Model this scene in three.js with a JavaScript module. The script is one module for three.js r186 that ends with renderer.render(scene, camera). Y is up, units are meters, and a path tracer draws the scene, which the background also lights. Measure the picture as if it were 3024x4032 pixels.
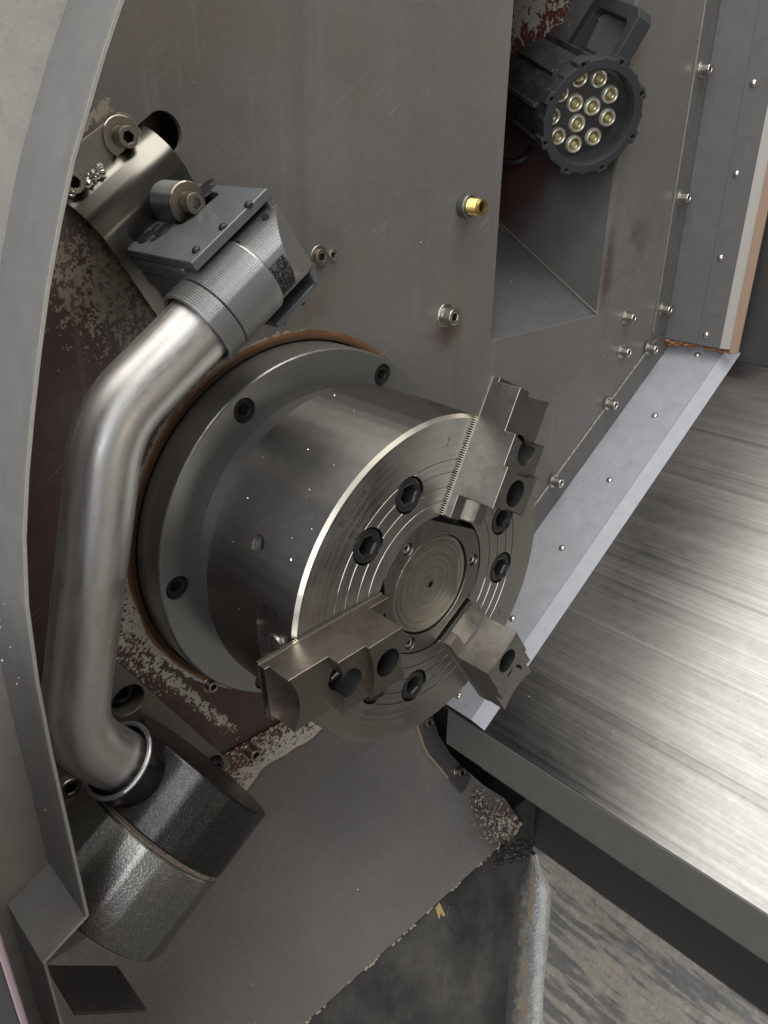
import * as THREE from 'three';
import { RoundedBoxGeometry } from 'three/addons/geometries/RoundedBoxGeometry.js';
import { mergeGeometries, toCreasedNormals, mergeVertices } from 'three/addons/utils/BufferGeometryUtils.js';
import { Brush, Evaluator, SUBTRACTION, ADDITION, INTERSECTION } from 'three-bvh-csg';

// ---------------------------------------------------------------- camera, light, exposure
const scene = new THREE.Scene();
const camera = new THREE.PerspectiveCamera(67.11, 0.75, 0.02, 20);
camera.position.set(-0.363, 0.2911, 0.3223);
camera.up.set(0.2955, 0.9015, -0.3161);
camera.lookAt(-0.363 + 0.6287, 0.2911 - 0.4327, 0.3223 - 0.6461);
scene.add(camera);
const renderer = new THREE.WebGLRenderer({ antialias: true });
renderer.setSize(768, 1024);
renderer.toneMapping = THREE.LinearToneMapping;
renderer.toneMappingExposure = 1.19;
renderer.shadowMap.enabled = true;
scene.background = new THREE.Color().setRGB(0.115, 0.113, 0.112);
function areaLamp(color, intensity, w, h, pos, target) {
  const l = new THREE.RectAreaLight(new THREE.Color().setRGB(...color), intensity, w, h);
  l.position.set(...pos); l.lookAt(...target); scene.add(l); return l;
}
areaLamp([1.0, 0.975, 0.93], 4.2, 2.0, 1.7, [-0.3, 1.75, 0.12], [-0.3, 0, 0.12]);   // strip lights over the open machine roof
areaLamp([0.9, 0.95, 1.0], 4.8, 0.95, 1.4, [-1.3, 0.66, 0.66], [0, 0, -0.1]);         // daylight through the operator's door
areaLamp([1.0, 0.9, 0.75], 1.6, 0.8, 0.5, [0.1, -0.05, 1.9], [0, 0, 0]);              // warm fill added for room bounce, from the tailstock end

// ---------------------------------------------------------------- helpers
const R = (d) => d * Math.PI / 180;
let seed = 12345;
const rnd = () => { seed = (seed * 1664525 + 1013904223) >>> 0; return seed / 4294967296; };
const names = new Map();
function numbered(n) { const k = names.get(n) ?? 0; names.set(n, k + 1); return k ? `${n}_${String(k).padStart(3, '0')}` : n; }
function mesh(name, geo, mat, parent = scene) {
  const m = new THREE.Mesh(geo, mat); m.name = parent === scene ? numbered(name) : name;
  m.castShadow = m.receiveShadow = true; parent.add(m); return m;
}
function thing(name, label, category, pos = [0, 0, 0], rotZ = 0) {
  const g = new THREE.Group(); g.name = numbered(name); g.position.set(...pos); g.rotation.z = rotZ;
  g.userData = { label, category }; scene.add(g); return g;
}
function structure(o, label) { o.userData.kind = 'structure'; if (label) o.userData.label = label; return o; }
const shapeOf = (pts, holes = []) => {
  const s = new THREE.Shape(pts.map((p) => new THREE.Vector2(p[0], p[1])));
  for (const h of holes) s.holes.push(h instanceof THREE.Path ? h : new THREE.Path(h.map((p) => new THREE.Vector2(p[0], p[1]))));
  return s;
};
const circlePath = (x, y, r, n = 48) => { const a = []; for (let i = 0; i < n; i++) a.push([x + r * Math.cos(-i / n * 2 * Math.PI), y + r * Math.sin(-i / n * 2 * Math.PI)]); return a; };
const ngon = (r, n, a0 = 0, x = 0, y = 0) => { const a = []; for (let i = 0; i < n; i++) a.push([x + r * Math.cos(a0 + i / n * 2 * Math.PI), y + r * Math.sin(a0 + i / n * 2 * Math.PI)]); return a; };
// extrude an outline in x,y from z0 to z1 with a small bevel that stays inside the outline
function prism(pts, z0, z1, b = 0, holes = [], seg = 2) {
  const g = new THREE.ExtrudeGeometry(shapeOf(pts, holes), { depth: z1 - z0 - 2 * b, bevelEnabled: b > 0, bevelThickness: b, bevelSize: b, bevelOffset: -b, bevelSegments: seg, curveSegments: 24 });
  g.translate(0, 0, z0 + b); return g;
}
function box(x0, x1, y0, y1, z0, z1, b = 0.0006) {
  const g = new RoundedBoxGeometry(x1 - x0, y1 - y0, z1 - z0, 2, Math.min(b, (x1 - x0) / 2.01, (y1 - y0) / 2.01, (z1 - z0) / 2.01));
  g.translate((x0 + x1) / 2, (y0 + y1) / 2, (z0 + z1) / 2); return g;
}
// lathe about z from [r, z] points
function lathe(pts, n = 64, crease = 0.5) {
  let g = new THREE.LatheGeometry(pts.map((p) => new THREE.Vector2(Math.max(p[0], 1e-6), p[1])), n);
  g.rotateX(Math.PI / 2);
  g.deleteAttribute('normal'); g = toCreasedNormals(g.index ? g.toNonIndexed() : g, crease); return g;
}
function cylAlong(axis, r, l, n = 32) { const g = new THREE.CylinderGeometry(r, r, l, n); if (axis === 'z') g.rotateX(Math.PI / 2); if (axis === 'x') g.rotateZ(Math.PI / 2); return g; }
function merged(list) { return mergeGeometries(list.map((g) => { const h = g.index ? g.toNonIndexed() : g.clone(); for (const k of Object.keys(h.attributes)) if (!['position', 'normal', 'uv'].includes(k)) h.deleteAttribute(k); return h; })); }
// planar uv: u along ax, v along ay, scaled so that [a0,a1]x[b0,b1] is one texture
function planar(g, f) {
  const p = g.attributes.position, uv = new Float32Array(p.count * 2), v = new THREE.Vector3();
  for (let i = 0; i < p.count; i++) { v.fromBufferAttribute(p, i); const q = f(v); uv[2 * i] = q[0]; uv[2 * i + 1] = q[1]; }
  g.setAttribute('uv', new THREE.BufferAttribute(uv, 2)); return g;
}
// uv in metres chosen per triangle by its main direction
function triplanar(geo, s = 1) {
  const g = geo.index ? geo.toNonIndexed() : geo, p = g.attributes.position, uv = new Float32Array(p.count * 2);
  const a = new THREE.Vector3(), b = new THREE.Vector3(), c = new THREE.Vector3(), n = new THREE.Vector3();
  for (let i = 0; i < p.count; i += 3) {
    a.fromBufferAttribute(p, i); b.fromBufferAttribute(p, i + 1); c.fromBufferAttribute(p, i + 2);
    n.copy(b).sub(a).cross(c.clone().sub(a)); const x = Math.abs(n.x), y = Math.abs(n.y), z = Math.abs(n.z);
    [a, b, c].forEach((v, k) => { const q = z >= x && z >= y ? [v.x, v.y] : x >= y ? [v.y, v.z] : [v.x, v.z]; uv[2 * (i + k)] = q[0] / s; uv[2 * (i + k) + 1] = q[1] / s; });
  }
  g.setAttribute('uv', new THREE.BufferAttribute(uv, 2)); return g;
}

// ---------------------------------------------------------------- noise and textures
const H = new Uint8Array(65536); { let s = 99; for (let i = 0; i < 65536; i++) { s = (s * 1103515245 + 12345) >>> 0; H[i] = s >>> 16; } }
const hash = (x, y) => H[((x * 73 + y * 9277 + (x * y & 1023) * 31) ^ (y << 5)) & 65535] / 255;
function vn(x, y) {
  const i = Math.floor(x), j = Math.floor(y), f = x - i, g = y - j, u = f * f * (3 - 2 * f), v = g * g * (3 - 2 * g);
  const a = hash(i, j), b = hash(i + 1, j), c = hash(i, j + 1), d = hash(i + 1, j + 1);
  return a + (b - a) * u + (c - a) * v + (a - b - c + d) * u * v;
}
function fbm(x, y, o = 4) { let s = 0, a = 0.5, t = 0; for (let k = 0; k < o; k++) { s += a * vn(x, y); t += a; a *= 0.5; x = x * 2.03 + 17.3; y = y * 2.03 + 9.1; } return s / t; }
const sm = (a, b, x) => { const t = Math.min(1, Math.max(0, (x - a) / (b - a))); return t * t * (3 - 2 * t); };
const s2 = (l) => Math.round(255 * Math.min(1, Math.max(0, l <= 0.0031308 ? 12.92 * l : 1.055 * Math.pow(l, 1 / 2.4) - 0.055)));
function paint(w, h, fn, srgb = true, wrap = THREE.ClampToEdgeWrapping) {   // fn(u, v) -> linear rgb (or grey)
  const d = new Uint8Array(w * h * 4);
  for (let j = 0; j < h; j++) for (let i = 0; i < w; i++) {
    const c = fn((i + 0.5) / w, (j + 0.5) / h), k = 4 * (j * w + i);
    if (typeof c === 'number') { d[k] = d[k + 1] = d[k + 2] = Math.round(255 * Math.min(1, Math.max(0, c))); }
    else if (srgb) { d[k] = s2(c[0]); d[k + 1] = s2(c[1]); d[k + 2] = s2(c[2]); }
    else { d[k] = 255 * c[0]; d[k + 1] = 255 * c[1]; d[k + 2] = 255 * c[2]; }
    d[k + 3] = 255;
  }
  const t = new THREE.DataTexture(d, w, h, THREE.RGBAFormat); t.magFilter = t.minFilter = THREE.LinearFilter; t.wrapS = t.wrapT = wrap;
  if (srgb) t.colorSpace = THREE.SRGBColorSpace; t.needsUpdate = true; return t;
}
const lerp3 = (a, b, t) => [a[0] + (b[0] - a[0]) * t, a[1] + (b[1] - a[1]) * t, a[2] + (b[2] - a[2]) * t];
const GREY = [0.2, 0.19, 0.172], MAROON = [0.078, 0.04, 0.036], CREAM = [0.58, 0.54, 0.44], RUST = [0.2, 0.085, 0.035], DARK = [0.03, 0.028, 0.026];

// paint layers of the headstock wall: grey over maroon over cream, worn through where chips and hoses rubbed
const WX0 = -0.4, WX1 = 0.72, WY0 = -0.34, WY1 = 0.56;
const gauss = (x, y, cx, cy, sx, sy, a = 0) => { const c = Math.cos(a), s = Math.sin(a), dx = x - cx, dy = y - cy, p = (c * dx + s * dy) / sx, q = (-s * dx + c * dy) / sy; return Math.exp(-(p * p + q * q)); };
function wallColor(x, y) {
  const big = fbm(x * 7 + 3, y * 7, 4), mid = fbm(x * 40, y * 40 + 7, 4), fine = fbm(x * 260, y * 260, 3);
  let c = lerp3([0.152, 0.142, 0.133], [0.184, 0.172, 0.161], sm(0.3, 0.7, big)).map((v) => v * (0.93 + 0.14 * fine));
  c = lerp3(c, [0.17, 0.142, 0.118], 0.55 * sm(0.52, 0.75, fbm(x * 11 + 40, y * 11, 3)));
  const r = Math.hypot(x, y), an = Math.atan2(y, x) * 180 / Math.PI;
  // maroon showing through
  let m = 0.85 * gauss(x, y, -0.165, 0.29, 0.035, 0.05) + 1.3 * gauss(x, y, -0.19, 0.15, 0.075, 0.11) + 1.5 * gauss(x, y, -0.16, -0.05, 0.09, 0.12) + 1.6 * gauss(x, y, -0.09, -0.15, 0.09, 0.06, -0.6)
    + 0.5 * gauss(x, y, 0.15, 0.125, 0.05, 0.05) + 0.35 * gauss(x, y, 0.2, 0.27, 0.02, 0.02) + 0.38 * gauss(x, y, 0.515, 0.2, 0.05, 0.09) + 0.5 * gauss(x, y, 0.452, 0.16, 0.012, 0.06) + 0.5 * gauss(x, y, 0.0, 0.17, 0.07, 0.03) + 0.4 * gauss(x, y, 0.19, 0.135, 0.02, 0.02);
  m = sm(0.25, 0.85, m + (mid - 0.5) * 0.55 + (big - 0.5) * 0.4);
  c = lerp3(c, [MAROON[0] * (0.8 + 0.5 * fine), MAROON[1] * (0.8 + 0.5 * mid), MAROON[2] * (0.8 + 0.5 * mid)], m * 0.92);
  // cream chips
  const e1 = x * 0.827 + y * 0.562, e2 = -x * 0.562 + y * 0.827;
  let d = 0.8 * gauss(x, y, -0.155, 0.222, 0.05, 0.03) + 0.62 * gauss(x, y, -0.125, 0.185, 0.05, 0.03) + 0.75 * gauss(x, y, -0.165, -0.025, 0.03, 0.03) + 0.72 * gauss(x, y, -0.145, -0.065, 0.035, 0.04);
  d += 0.95 * sm(0.012, 0.002, Math.abs(e2 + 0.079 - 0.0) ) * 0 ;
  const ring = (r - 0.1585 - 0.0012 * (fbm(an * 0.4, 3, 3) - 0.5) * 4);
  const wide = an < -150 || an > 178 ? 0.016 : 0.0028;
  if (r > 0.156 && (an > 84 || an < -118)) d = Math.max(d, 1.15 * sm(wide, 0.0, ring - 0.0005) * (an > 84 && an < 110 ? 0.85 : 1));
  // torn paint along the mounting plate of the arm and by the cover strip
  const px = (x + 0.14) * 0.53 + (y + 0.127) * -0.85, along = (x + 0.14) * 0.85 * 0 + 0;
  d = Math.max(d, 0.9 * sm(0.012, 0.0, Math.abs((x + 0.145) * 0.85 + (y + 0.12) * 0.527 - 0.018)) * sm(-0.21, -0.17, y) * sm(0.0, -0.03, y));
  if (e1 < 0.075 && e1 > 0.0) d = Math.max(d, 1.1 * sm(0.0055, 0.0015, Math.abs(e2 - 0.3265)) * sm(0.076, 0.07, e1));
  d = Math.max(d, 0.75 * gauss(x, y, -0.224, -0.172, 0.012, 0.012));
  const n1 = fbm(x * 390 + 5, y * 390, 3), n2 = fbm(x * 800, y * 800 + 3, 2), n = 0.55 * n1 + 0.45 * n2;
  const th = 0.78 - 0.42 * d;
  if (d > 0.06 && n > th) { const tan = sm(0.02, 0.12, y), cr = lerp3(CREAM, [0.36, 0.31, 0.225], tan); c = lerp3(c, cr.map((q) => q * (0.72 + 0.5 * mid)), sm(th, th + 0.02, n)); }
  // rust round the flange
  const rr = sm(0.1585, 0.157, r + 0.004 * (mid - 0.5)) * sm(0.150, 0.1535, r);
  c = lerp3(c, [RUST[0] * (0.6 + 0.8 * mid), RUST[1] * (0.6 + 0.8 * mid), RUST[2] * (0.6 + 0.7 * mid)], rr * 0.95);
  // coolant runs, rub marks and scratches
  const run = sm(0.52, 0.8, fbm(x * 110, y * 3.5 + 30, 4)) * sm(0.4, 0.62, fbm(x * 9 + 70, y * 5, 3)); c = lerp3(c, [0.26, 0.245, 0.225], 0.45 * run);
  const run2 = sm(0.62, 0.8, fbm(x * 55 + 300, y * 2 + 3, 3)); c = lerp3(c, [0.1, 0.092, 0.085], 0.25 * run2);
  const scr = vn((x * 0.8 + y * 0.6) * 22, (x * 0.6 - y * 0.8) * 1400) * vn(x * 31 + 5, y * 31); if (scr > 0.74) c = lerp3(c, [0.32, 0.3, 0.27], 0.35);
  // specks and dark smudges
  const sp = vn(x * 900, y * 900) * vn(x * 333 + 9, y * 333); if (sp > 0.83) c = lerp3(c, DARK, 0.5);
  c = lerp3(c, [0.12, 0.113, 0.105], 0.3 * sm(0.62, 0.85, fbm(x * 23 + 11, y * 23 + 4, 4)));
  return c;
}
const TWall = paint(2048, 1646, (u, v) => wallColor(WX0 + u * (WX1 - WX0), WY0 + v * (WY1 - WY0)));
const wallUV = (v) => [(v.x - WX0) / (WX1 - WX0), (v.y - WY0) / (WY1 - WY0)];
const REP = THREE.RepeatWrapping;
const TRough = paint(512, 512, (u, v) => { const a = fbm(u * 9 % 9, v * 9, 4); const b = fbm(u * 70, v * 70, 3); return 0.36 + 0.5 * (0.6 * a + 0.4 * b); }, false, REP);
const TGrain = paint(512, 512, (u, v) => 0.5 * vn(u * 256, v * 256) + 0.5 * vn(u * 120 + 7, v * 120), false, REP);
const TGrime = paint(512, 512, (u, v) => { const a = fbm(u * 8, v * 8, 5), b = fbm(u * 50 + 3, v * 50, 3), k = 0.82 + 0.22 * a - 0.08 * sm(0.6, 0.75, b); return [k, k * 0.985, k * 0.96]; }, true, REP);
const TSoft = paint(512, 512, (u, v) => { const k = 0.9 + 0.07 * (fbm(u * 12, v * 12, 4) - 0.5) - 0.25 * sm(0.74, 0.82, fbm(u * 70, v * 70, 3)); return [k, k * 0.99, k * 0.975]; }, true, REP);
const TEven = paint(256, 256, (u, v) => 0.8 + 0.07 * (fbm(u * 60, v * 60, 3) - 0.5) + 0.02 * (fbm(u * 8, v * 8, 2) - 0.5), false, REP);
const TSpeck = paint(512, 512, (u, v) => { const n = 0.6 * vn(u * 256, v * 256) + 0.4 * vn(u * 128 + 5, v * 128), w = fbm(u * 7, v * 7, 3); const k = 0.58 + 0.42 * sm(0.42, 0.78, n + 0.12 * (w - 0.5)); return [k, k * 0.985, k * 0.96]; }, true, REP);
const TJaw = paint(512, 512, (u, v) => { const a = fbm(u * 12, v * 12, 4), b = fbm(u * 60, v * 60, 3), m = sm(0.45, 0.7, a); return lerp3([0.92, 0.92, 0.92], [0.68, 0.62, 0.55], 0.5 * m).map((q) => q * (0.9 + 0.2 * (b - 0.5))); }, true, REP);
const TWorn = paint(512, 512, (u, v) => { const k = 0.5 + 0.45 * sm(0.35, 0.75, 0.6 * fbm(u * 40, v * 14, 4) + 0.4 * fbm(u * 90, v * 90, 3)); return [k, k, k * 0.96]; }, true, REP);
const rep = (t, x, y = x) => { const c = t.clone(); c.repeat.set(x, y); c.needsUpdate = true; return c; };

// ---------------------------------------------------------------- materials
const std = (o) => { const c = o.rgb; delete o.rgb; const m = new THREE.MeshStandardMaterial({ side: THREE.DoubleSide, ...o }); if (c) m.color.setRGB(...c); return m; };
const M = {
  wall: std({ map: TWall, roughness: 0.72, roughnessMap: rep(TRough, 6, 5), bumpMap: rep(TGrain, 5, 4), bumpScale: 0.00009 }),
  paint: std({ rgb: [0.132, 0.13, 0.128], map: rep(TGrime, 3), roughness: 0.75, roughnessMap: rep(TRough, 4), bumpMap: rep(TGrain, 4), bumpScale: 0.00003 }),
  paintDark: std({ rgb: [0.075, 0.07, 0.064], roughness: 0.55, roughnessMap: rep(TRough, 4) }),
  beige: std({ rgb: [0.33, 0.315, 0.29], map: rep(TGrime, 4), roughness: 0.6, roughnessMap: rep(TRough, 4), bumpMap: rep(TGrain, 5), bumpScale: 0.00006 }),
  guard: std({ rgb: [0.38, 0.395, 0.435], map: rep(TGrime, 3), roughness: 0.5, roughnessMap: rep(TRough, 3), metalness: 0.2 }),  // bluish light falling on the sheet is put into its colour
  edge: std({ rgb: [0.4, 0.36, 0.33], map: rep(TWorn, 0.5, 20), metalness: 0.5, roughness: 0.5 }),
  steel: std({ rgb: [0.5, 0.48, 0.44], metalness: 1, map: rep(TGrime, 8), roughness: 0.42, roughnessMap: rep(TRough, 7) }),
  body: new THREE.MeshPhysicalMaterial({ color: new THREE.Color().setRGB(0.35, 0.34, 0.325), metalness: 1, map: rep(TSoft, 4), roughness: 0.42, anisotropy: 0.75, roughnessMap: TEven, side: THREE.DoubleSide }),
  rim: std({ rgb: [0.66, 0.62, 0.53], metalness: 1, roughness: 0.35 }),
  jaw: std({ rgb: [0.31, 0.295, 0.272], metalness: 1, map: rep(TJaw, 3), roughness: 0.46, roughnessMap: rep(TEven, 8) }),
  jawRust: std({ rgb: [0.315, 0.28, 0.245], metalness: 1, map: rep(TJaw, 3), roughness: 0.46, roughnessMap: rep(TEven, 8) }),
  serr: std({ rgb: [0.6, 0.57, 0.5], metalness: 1, roughness: 0.35 }),
  flange: std({ rgb: [0.38, 0.38, 0.365], metalness: 0.85, map: rep(TSoft, 5), roughness: 0.42, roughnessMap: rep(TEven, 5) }),
  black: std({ rgb: [0.022, 0.022, 0.023], roughness: 0.45, metalness: 0.3 }),
  blackBolt: std({ rgb: [0.045, 0.045, 0.045], metalness: 0.7, roughness: 0.38 }),
  void: std({ rgb: [0.006, 0.006, 0.006], roughness: 0.9 }),
  tube: std({ rgb: [0.7, 0.68, 0.66], metalness: 1, roughness: 0.76, roughnessMap: rep(TRough, 2, 4), map: rep(TSoft, 6, 2) }),
  collar: std({ rgb: [0.46, 0.46, 0.455], metalness: 0.85, roughness: 0.4, map: rep(TSoft, 10), bumpMap: rep(TGrain, 4), bumpScale: 0.00005 }),
  cast: std({ rgb: [0.44, 0.43, 0.405], metalness: 0.95, map: rep(TSpeck, 3), roughness: 0.42, roughnessMap: rep(TEven, 5), bumpMap: rep(TGrain, 2.6), bumpScale: 0.00011 }),
  castHead: std({ rgb: [0.075, 0.074, 0.072], metalness: 0.9, map: rep(TSpeck, 3), roughness: 0.42, roughnessMap: rep(TEven, 5), bumpMap: rep(TGrain, 2.6), bumpScale: 0.00011 }),
  dock: std({ rgb: [0.165, 0.178, 0.188], metalness: 0.25, roughness: 0.42, map: rep(TGrime, 10), roughnessMap: rep(TRough, 8) }),
  bolt: std({ rgb: [0.56, 0.53, 0.48], metalness: 1, roughness: 0.3 }),
  oldBolt: std({ rgb: [0.36, 0.32, 0.26], metalness: 1, roughness: 0.38 }),
  brass: std({ rgb: [0.62, 0.42, 0.16], metalness: 1, roughness: 0.38 }),
  rubber: std({ rgb: [0.028, 0.03, 0.033], roughness: 0.6, bumpMap: rep(TGrain, 20), bumpScale: 0.0004 }),
  lampBody: std({ rgb: [0.2, 0.202, 0.2], metalness: 0.7, roughness: 0.5, map: rep(TWorn, 1.4), roughnessMap: rep(TRough, 12) }),
  chrome: std({ rgb: [0.95, 0.92, 0.78], metalness: 0.75, roughness: 0.3 }),
  led: std({ rgb: [0.5, 0.42, 0.2], roughness: 0.3 }),
  saddle: std({ rgb: [0.21, 0.2, 0.178], metalness: 1, roughness: 0.36, roughnessMap: rep(TEven, 3), map: rep(TSoft, 8) }),
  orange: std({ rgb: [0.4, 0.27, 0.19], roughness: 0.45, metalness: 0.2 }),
  pink: std({ rgb: [0.42, 0.3, 0.33], roughness: 0.5, metalness: 0.3 }),
};
M.glass = new THREE.MeshPhysicalMaterial({ color: 0xffffff, transmission: 1, thickness: 0, roughness: 0.04, ior: 1.45 });

// ---------------------------------------------------------------- screws
// socket head cap screw, head rising along +z from z = 0
function capScrew(parent, name, pos, { r = 0.006, h = 0.006, hex = 0.55, washer = 0, mat = M.bolt, depth = 0.6, a0 = 0.3, hole = M.void, domed = 0 } = {}) {
  const g = new THREE.Group(); g.name = name; g.position.set(...pos); parent.add(g);
  const c = r * 0.12, z0 = washer ? Math.min(0.0016, r * 0.25) : 0;
  if (washer) mesh('washer', lathe([[r * 0.4, 0], [washer, 0], [washer, z0 * 0.7], [washer * 0.96, z0], [r * 0.4, z0]], 40), mat, g);
  const top = prism(ngon(r, 40), z0, z0 + h, c, [ngon(r * hex, 6, a0).reverse()]);
  const head = mesh('head', top, mat, g);
  mesh('socket', prism(ngon(r * hex * 1.02, 6, a0), z0 + h * 0.1, z0 + h * (1 - depth)), hole, g);
  return g;
}
function rivet(parent, pos, r, mat = M.bolt, normal = null) {
  const g = new THREE.SphereGeometry(r, 20, 10, 0, 2 * Math.PI, 0, Math.PI / 2); g.scale(1, 0.75, 1);
  const m = mesh('rivet', g, mat, parent); m.position.set(...pos);
  if (normal) m.quaternion.setFromUnitVectors(new THREE.Vector3(0, 1, 0), normal); return m;
}
const A34 = R(34.2), E1 = new THREE.Vector3(Math.cos(A34), Math.sin(A34), 0), E2 = new THREE.Vector3(-Math.sin(A34), Math.cos(A34), 0);
const ev = new Evaluator(); ev.useGroups = false; ev.attributes = ['position', 'normal', 'uv'];
const brush = (g) => { const b = new Brush(g.index ? g : mergeVertices(g, 1e-7)); b.updateMatrixWorld(); return b; };
function csg(g, list, op = SUBTRACTION) { let a = brush(g); for (const c of list) { a = ev.evaluate(a, brush(c), op); a.updateMatrixWorld(); } return a.geometry; }

// ================================================================ THE SETTING
const ZW = -0.155;
// headstock wall: one plate with the lamp pocket, the slot behind the docking saddle and the spindle hole
{
  const pocket = [[0.2475, 0.1118], [0.2475, 0.5], [0.4448, 0.5], [0.4448, 0.1118]];
  const slot = []; const sc = [-0.0918, 0.2945], sr = 0.0128;
  for (let i = 0; i <= 16; i++) { const a = A34 + Math.PI / 2 - Math.PI * i / 16; slot.push([sc[0] + sr * Math.cos(a), sc[1] + sr * Math.sin(a)]); }
  const L = 0.075; slot.push([sc[0] - L * E1.x + sr * 0.562, sc[1] - L * E1.y - sr * 0.827], [sc[0] - L * E1.x - sr * 0.562, sc[1] - L * E1.y + sr * 0.827]);
  const out = [[-0.75, -0.9], [0.66, -0.9], [0.66, 1.02], [0.08, 0.6], [-0.75, 0.47]];  // unseen top edge sloped to set the dark reflection in the cover
  const g = prism(out, ZW - 0.004, ZW, 0, [circlePath(0, 0, 0.1545, 96), pocket.slice(), slot]);
  structure(mesh('headstock_wall', planar(g, wallUV), M.wall), 'grey painted headstock wall worn through to maroon and cream');
}
const wall = scene.children.at(-1);
mesh('light_block_sheet', prism([[-0.75, 0.47], [0.08, 0.6], [0.66, 1.02], [0.66, 1.01], [0.08, 0.59], [-0.75, 0.46]], ZW - 0.6, ZW - 0.005), M.paint, wall);  // unseen sheet added along the wall top to keep overhead light out
mesh('slot_recess', box(-0.24, 0.02, 0.18, 0.36, ZW - 0.034, ZW - 0.03), std({ rgb: [0.1, 0.09, 0.08], roughness: 0.7, map: rep(TGrime, 8) }), wall);
mesh('spindle_hole_backing', lathe([[0.1, ZW - 0.014], [0.158, ZW - 0.014]], 64), std({ rgb: [0.05, 0.035, 0.025], roughness: 0.8 }), wall);
// worn rusty lip of the spindle hole
{
  const g = lathe([[0.1512, ZW - 0.006], [0.1512, ZW + 0.0005], [0.1528, ZW + 0.001], [0.1548, ZW + 0.0006], [0.1562, ZW - 0.002]], 128);
  mesh('rust_lip', g, std({ rgb: [0.145, 0.07, 0.032], roughness: 0.8, map: rep(TGrime, 20), bumpMap: rep(TGrain, 12), bumpScale: 0.0006 }), wall);
}
// lamp pocket: sloping floor, side walls and chipped back
{
  const zF = ZW - 0.0045, zB = ZW - 0.33, g0 = thing('lamp_pocket', 'deep recess in the headstock wall that holds the lamp', 'recess');
  g0.userData.kind = 'structure'; delete g0.userData.category;
  const side = new THREE.BufferGeometry(); 
  const quad = (a, b, c, d) => { const g = new THREE.BufferGeometry(); g.setAttribute('position', new THREE.Float32BufferAttribute([...a, ...b, ...c, ...a, ...c, ...d], 3)); g.computeVertexNormals(); return g; };
  const th = 0.002, x0 = 0.2475, x1 = 0.4448, yF = 0.1118, k = 0.59, yB = yF + k * 0.33;
  const TP = paint(512, 512, (u, v) => { const z = u * 0.35, y = v * 0.5 + 0.1; let c = lerp3([0.085, 0.084, 0.08], [0.11, 0.107, 0.1], fbm(z * 30, y * 30, 4)); const m = sm(0.35, 0.7, gauss(z, y, 0.17, 0.3, 0.12, 0.14) + 0.4 * (fbm(z * 25, y * 25, 3) - 0.5)); c = lerp3(c, [0.07, 0.028, 0.026], m * 0.9); const cd = sm(0.34, 0.4, y + 0.35 * (z - 0.2)) * sm(0.05, 0.11, z + 0.06 * (fbm(z * 40, y * 40, 3) - 0.5)); const nn = 0.5 * fbm(z * 220, y * 220, 3) + 0.5 * fbm(z * 520, y * 520, 3); if (cd > 0.05 && nn > 0.74 - 0.4 * cd) c = CREAM.map((q) => q * 0.75); else if (cd > 0.3) c = [0.12, 0.04, 0.035]; return c; });  // real maroon and cream wear; grey base darkened for the recess shade
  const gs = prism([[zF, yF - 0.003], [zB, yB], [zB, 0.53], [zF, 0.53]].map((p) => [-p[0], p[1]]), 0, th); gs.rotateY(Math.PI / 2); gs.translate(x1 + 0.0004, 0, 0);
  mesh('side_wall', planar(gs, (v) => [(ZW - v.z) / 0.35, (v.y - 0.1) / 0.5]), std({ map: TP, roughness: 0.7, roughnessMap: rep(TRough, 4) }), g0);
  const gl = prism([[zF, yF - 0.003], [zB, yB], [zB, 0.53], [zF, 0.53]].map((p) => [-p[0], p[1]]), 0, th); gl.rotateY(Math.PI / 2); gl.translate(x0 - th - 0.0004, 0, 0);
  mesh('side_wall', triplanar(gl, 0.3), M.paint, g0);
  const TB = paint(512, 512, (u, v) => { const x = u * 0.25, y = v * 0.5; const n = 0.5 * fbm(x * 120, y * 120, 4) + 0.5 * fbm(x * 420, y * 420, 2); const t = 0.36 + 0.7 * sm(0.1, 0.24, x + 0.08 * (fbm(x * 20, y * 20, 3) - 0.5)); return n > t ? CREAM.map((q) => q * (0.6 + 0.3 * fbm(x * 60, y * 60, 3))) : [0.13, 0.04, 0.035]; });
  mesh('back_wall', planar(box(x0 - 0.01, x1 + 0.01, 0.1, 0.53, zB - 0.004, zB), (v) => [(v.x - x0 + 0.02) / 0.25, (v.y - 0.3) / 0.5]), std({ map: TB, roughness: 0.6 }), g0);
  const fl = prism([[0, 0], [0.33, k * 0.33], [0.33, k * 0.33 - 0.004], [0, -0.004]], 0, x1 - x0); fl.rotateY(-Math.PI / 2); fl.rotateY(Math.PI); fl.translate(x0, yF - 0.0006, zF + 0.0001);
  mesh('sloping_floor', triplanar(fl, 0.3), std({ rgb: [0.115, 0.12, 0.128], map: rep(TGrime, 3), roughness: 0.6, roughnessMap: rep(TRough, 3) }), g0);
  const seam = new THREE.CylinderGeometry(0.0005, 0.0005, Math.hypot(0.33, k * 0.33), 6); seam.rotateX(Math.atan2(-0.33, k * 0.33)); seam.translate(x1 - 0.0006, yF + k * 0.165 + 0.0006, ZW - 0.165);
  mesh('pocket_roof', box(x0 - 0.01, x1 + 0.01, 0.501, 0.51, zB, zF), M.paint, g0);
  mesh('weld_seam', seam, std({ rgb: [0.34, 0.24, 0.15], roughness: 0.7 }), g0);
}
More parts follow.
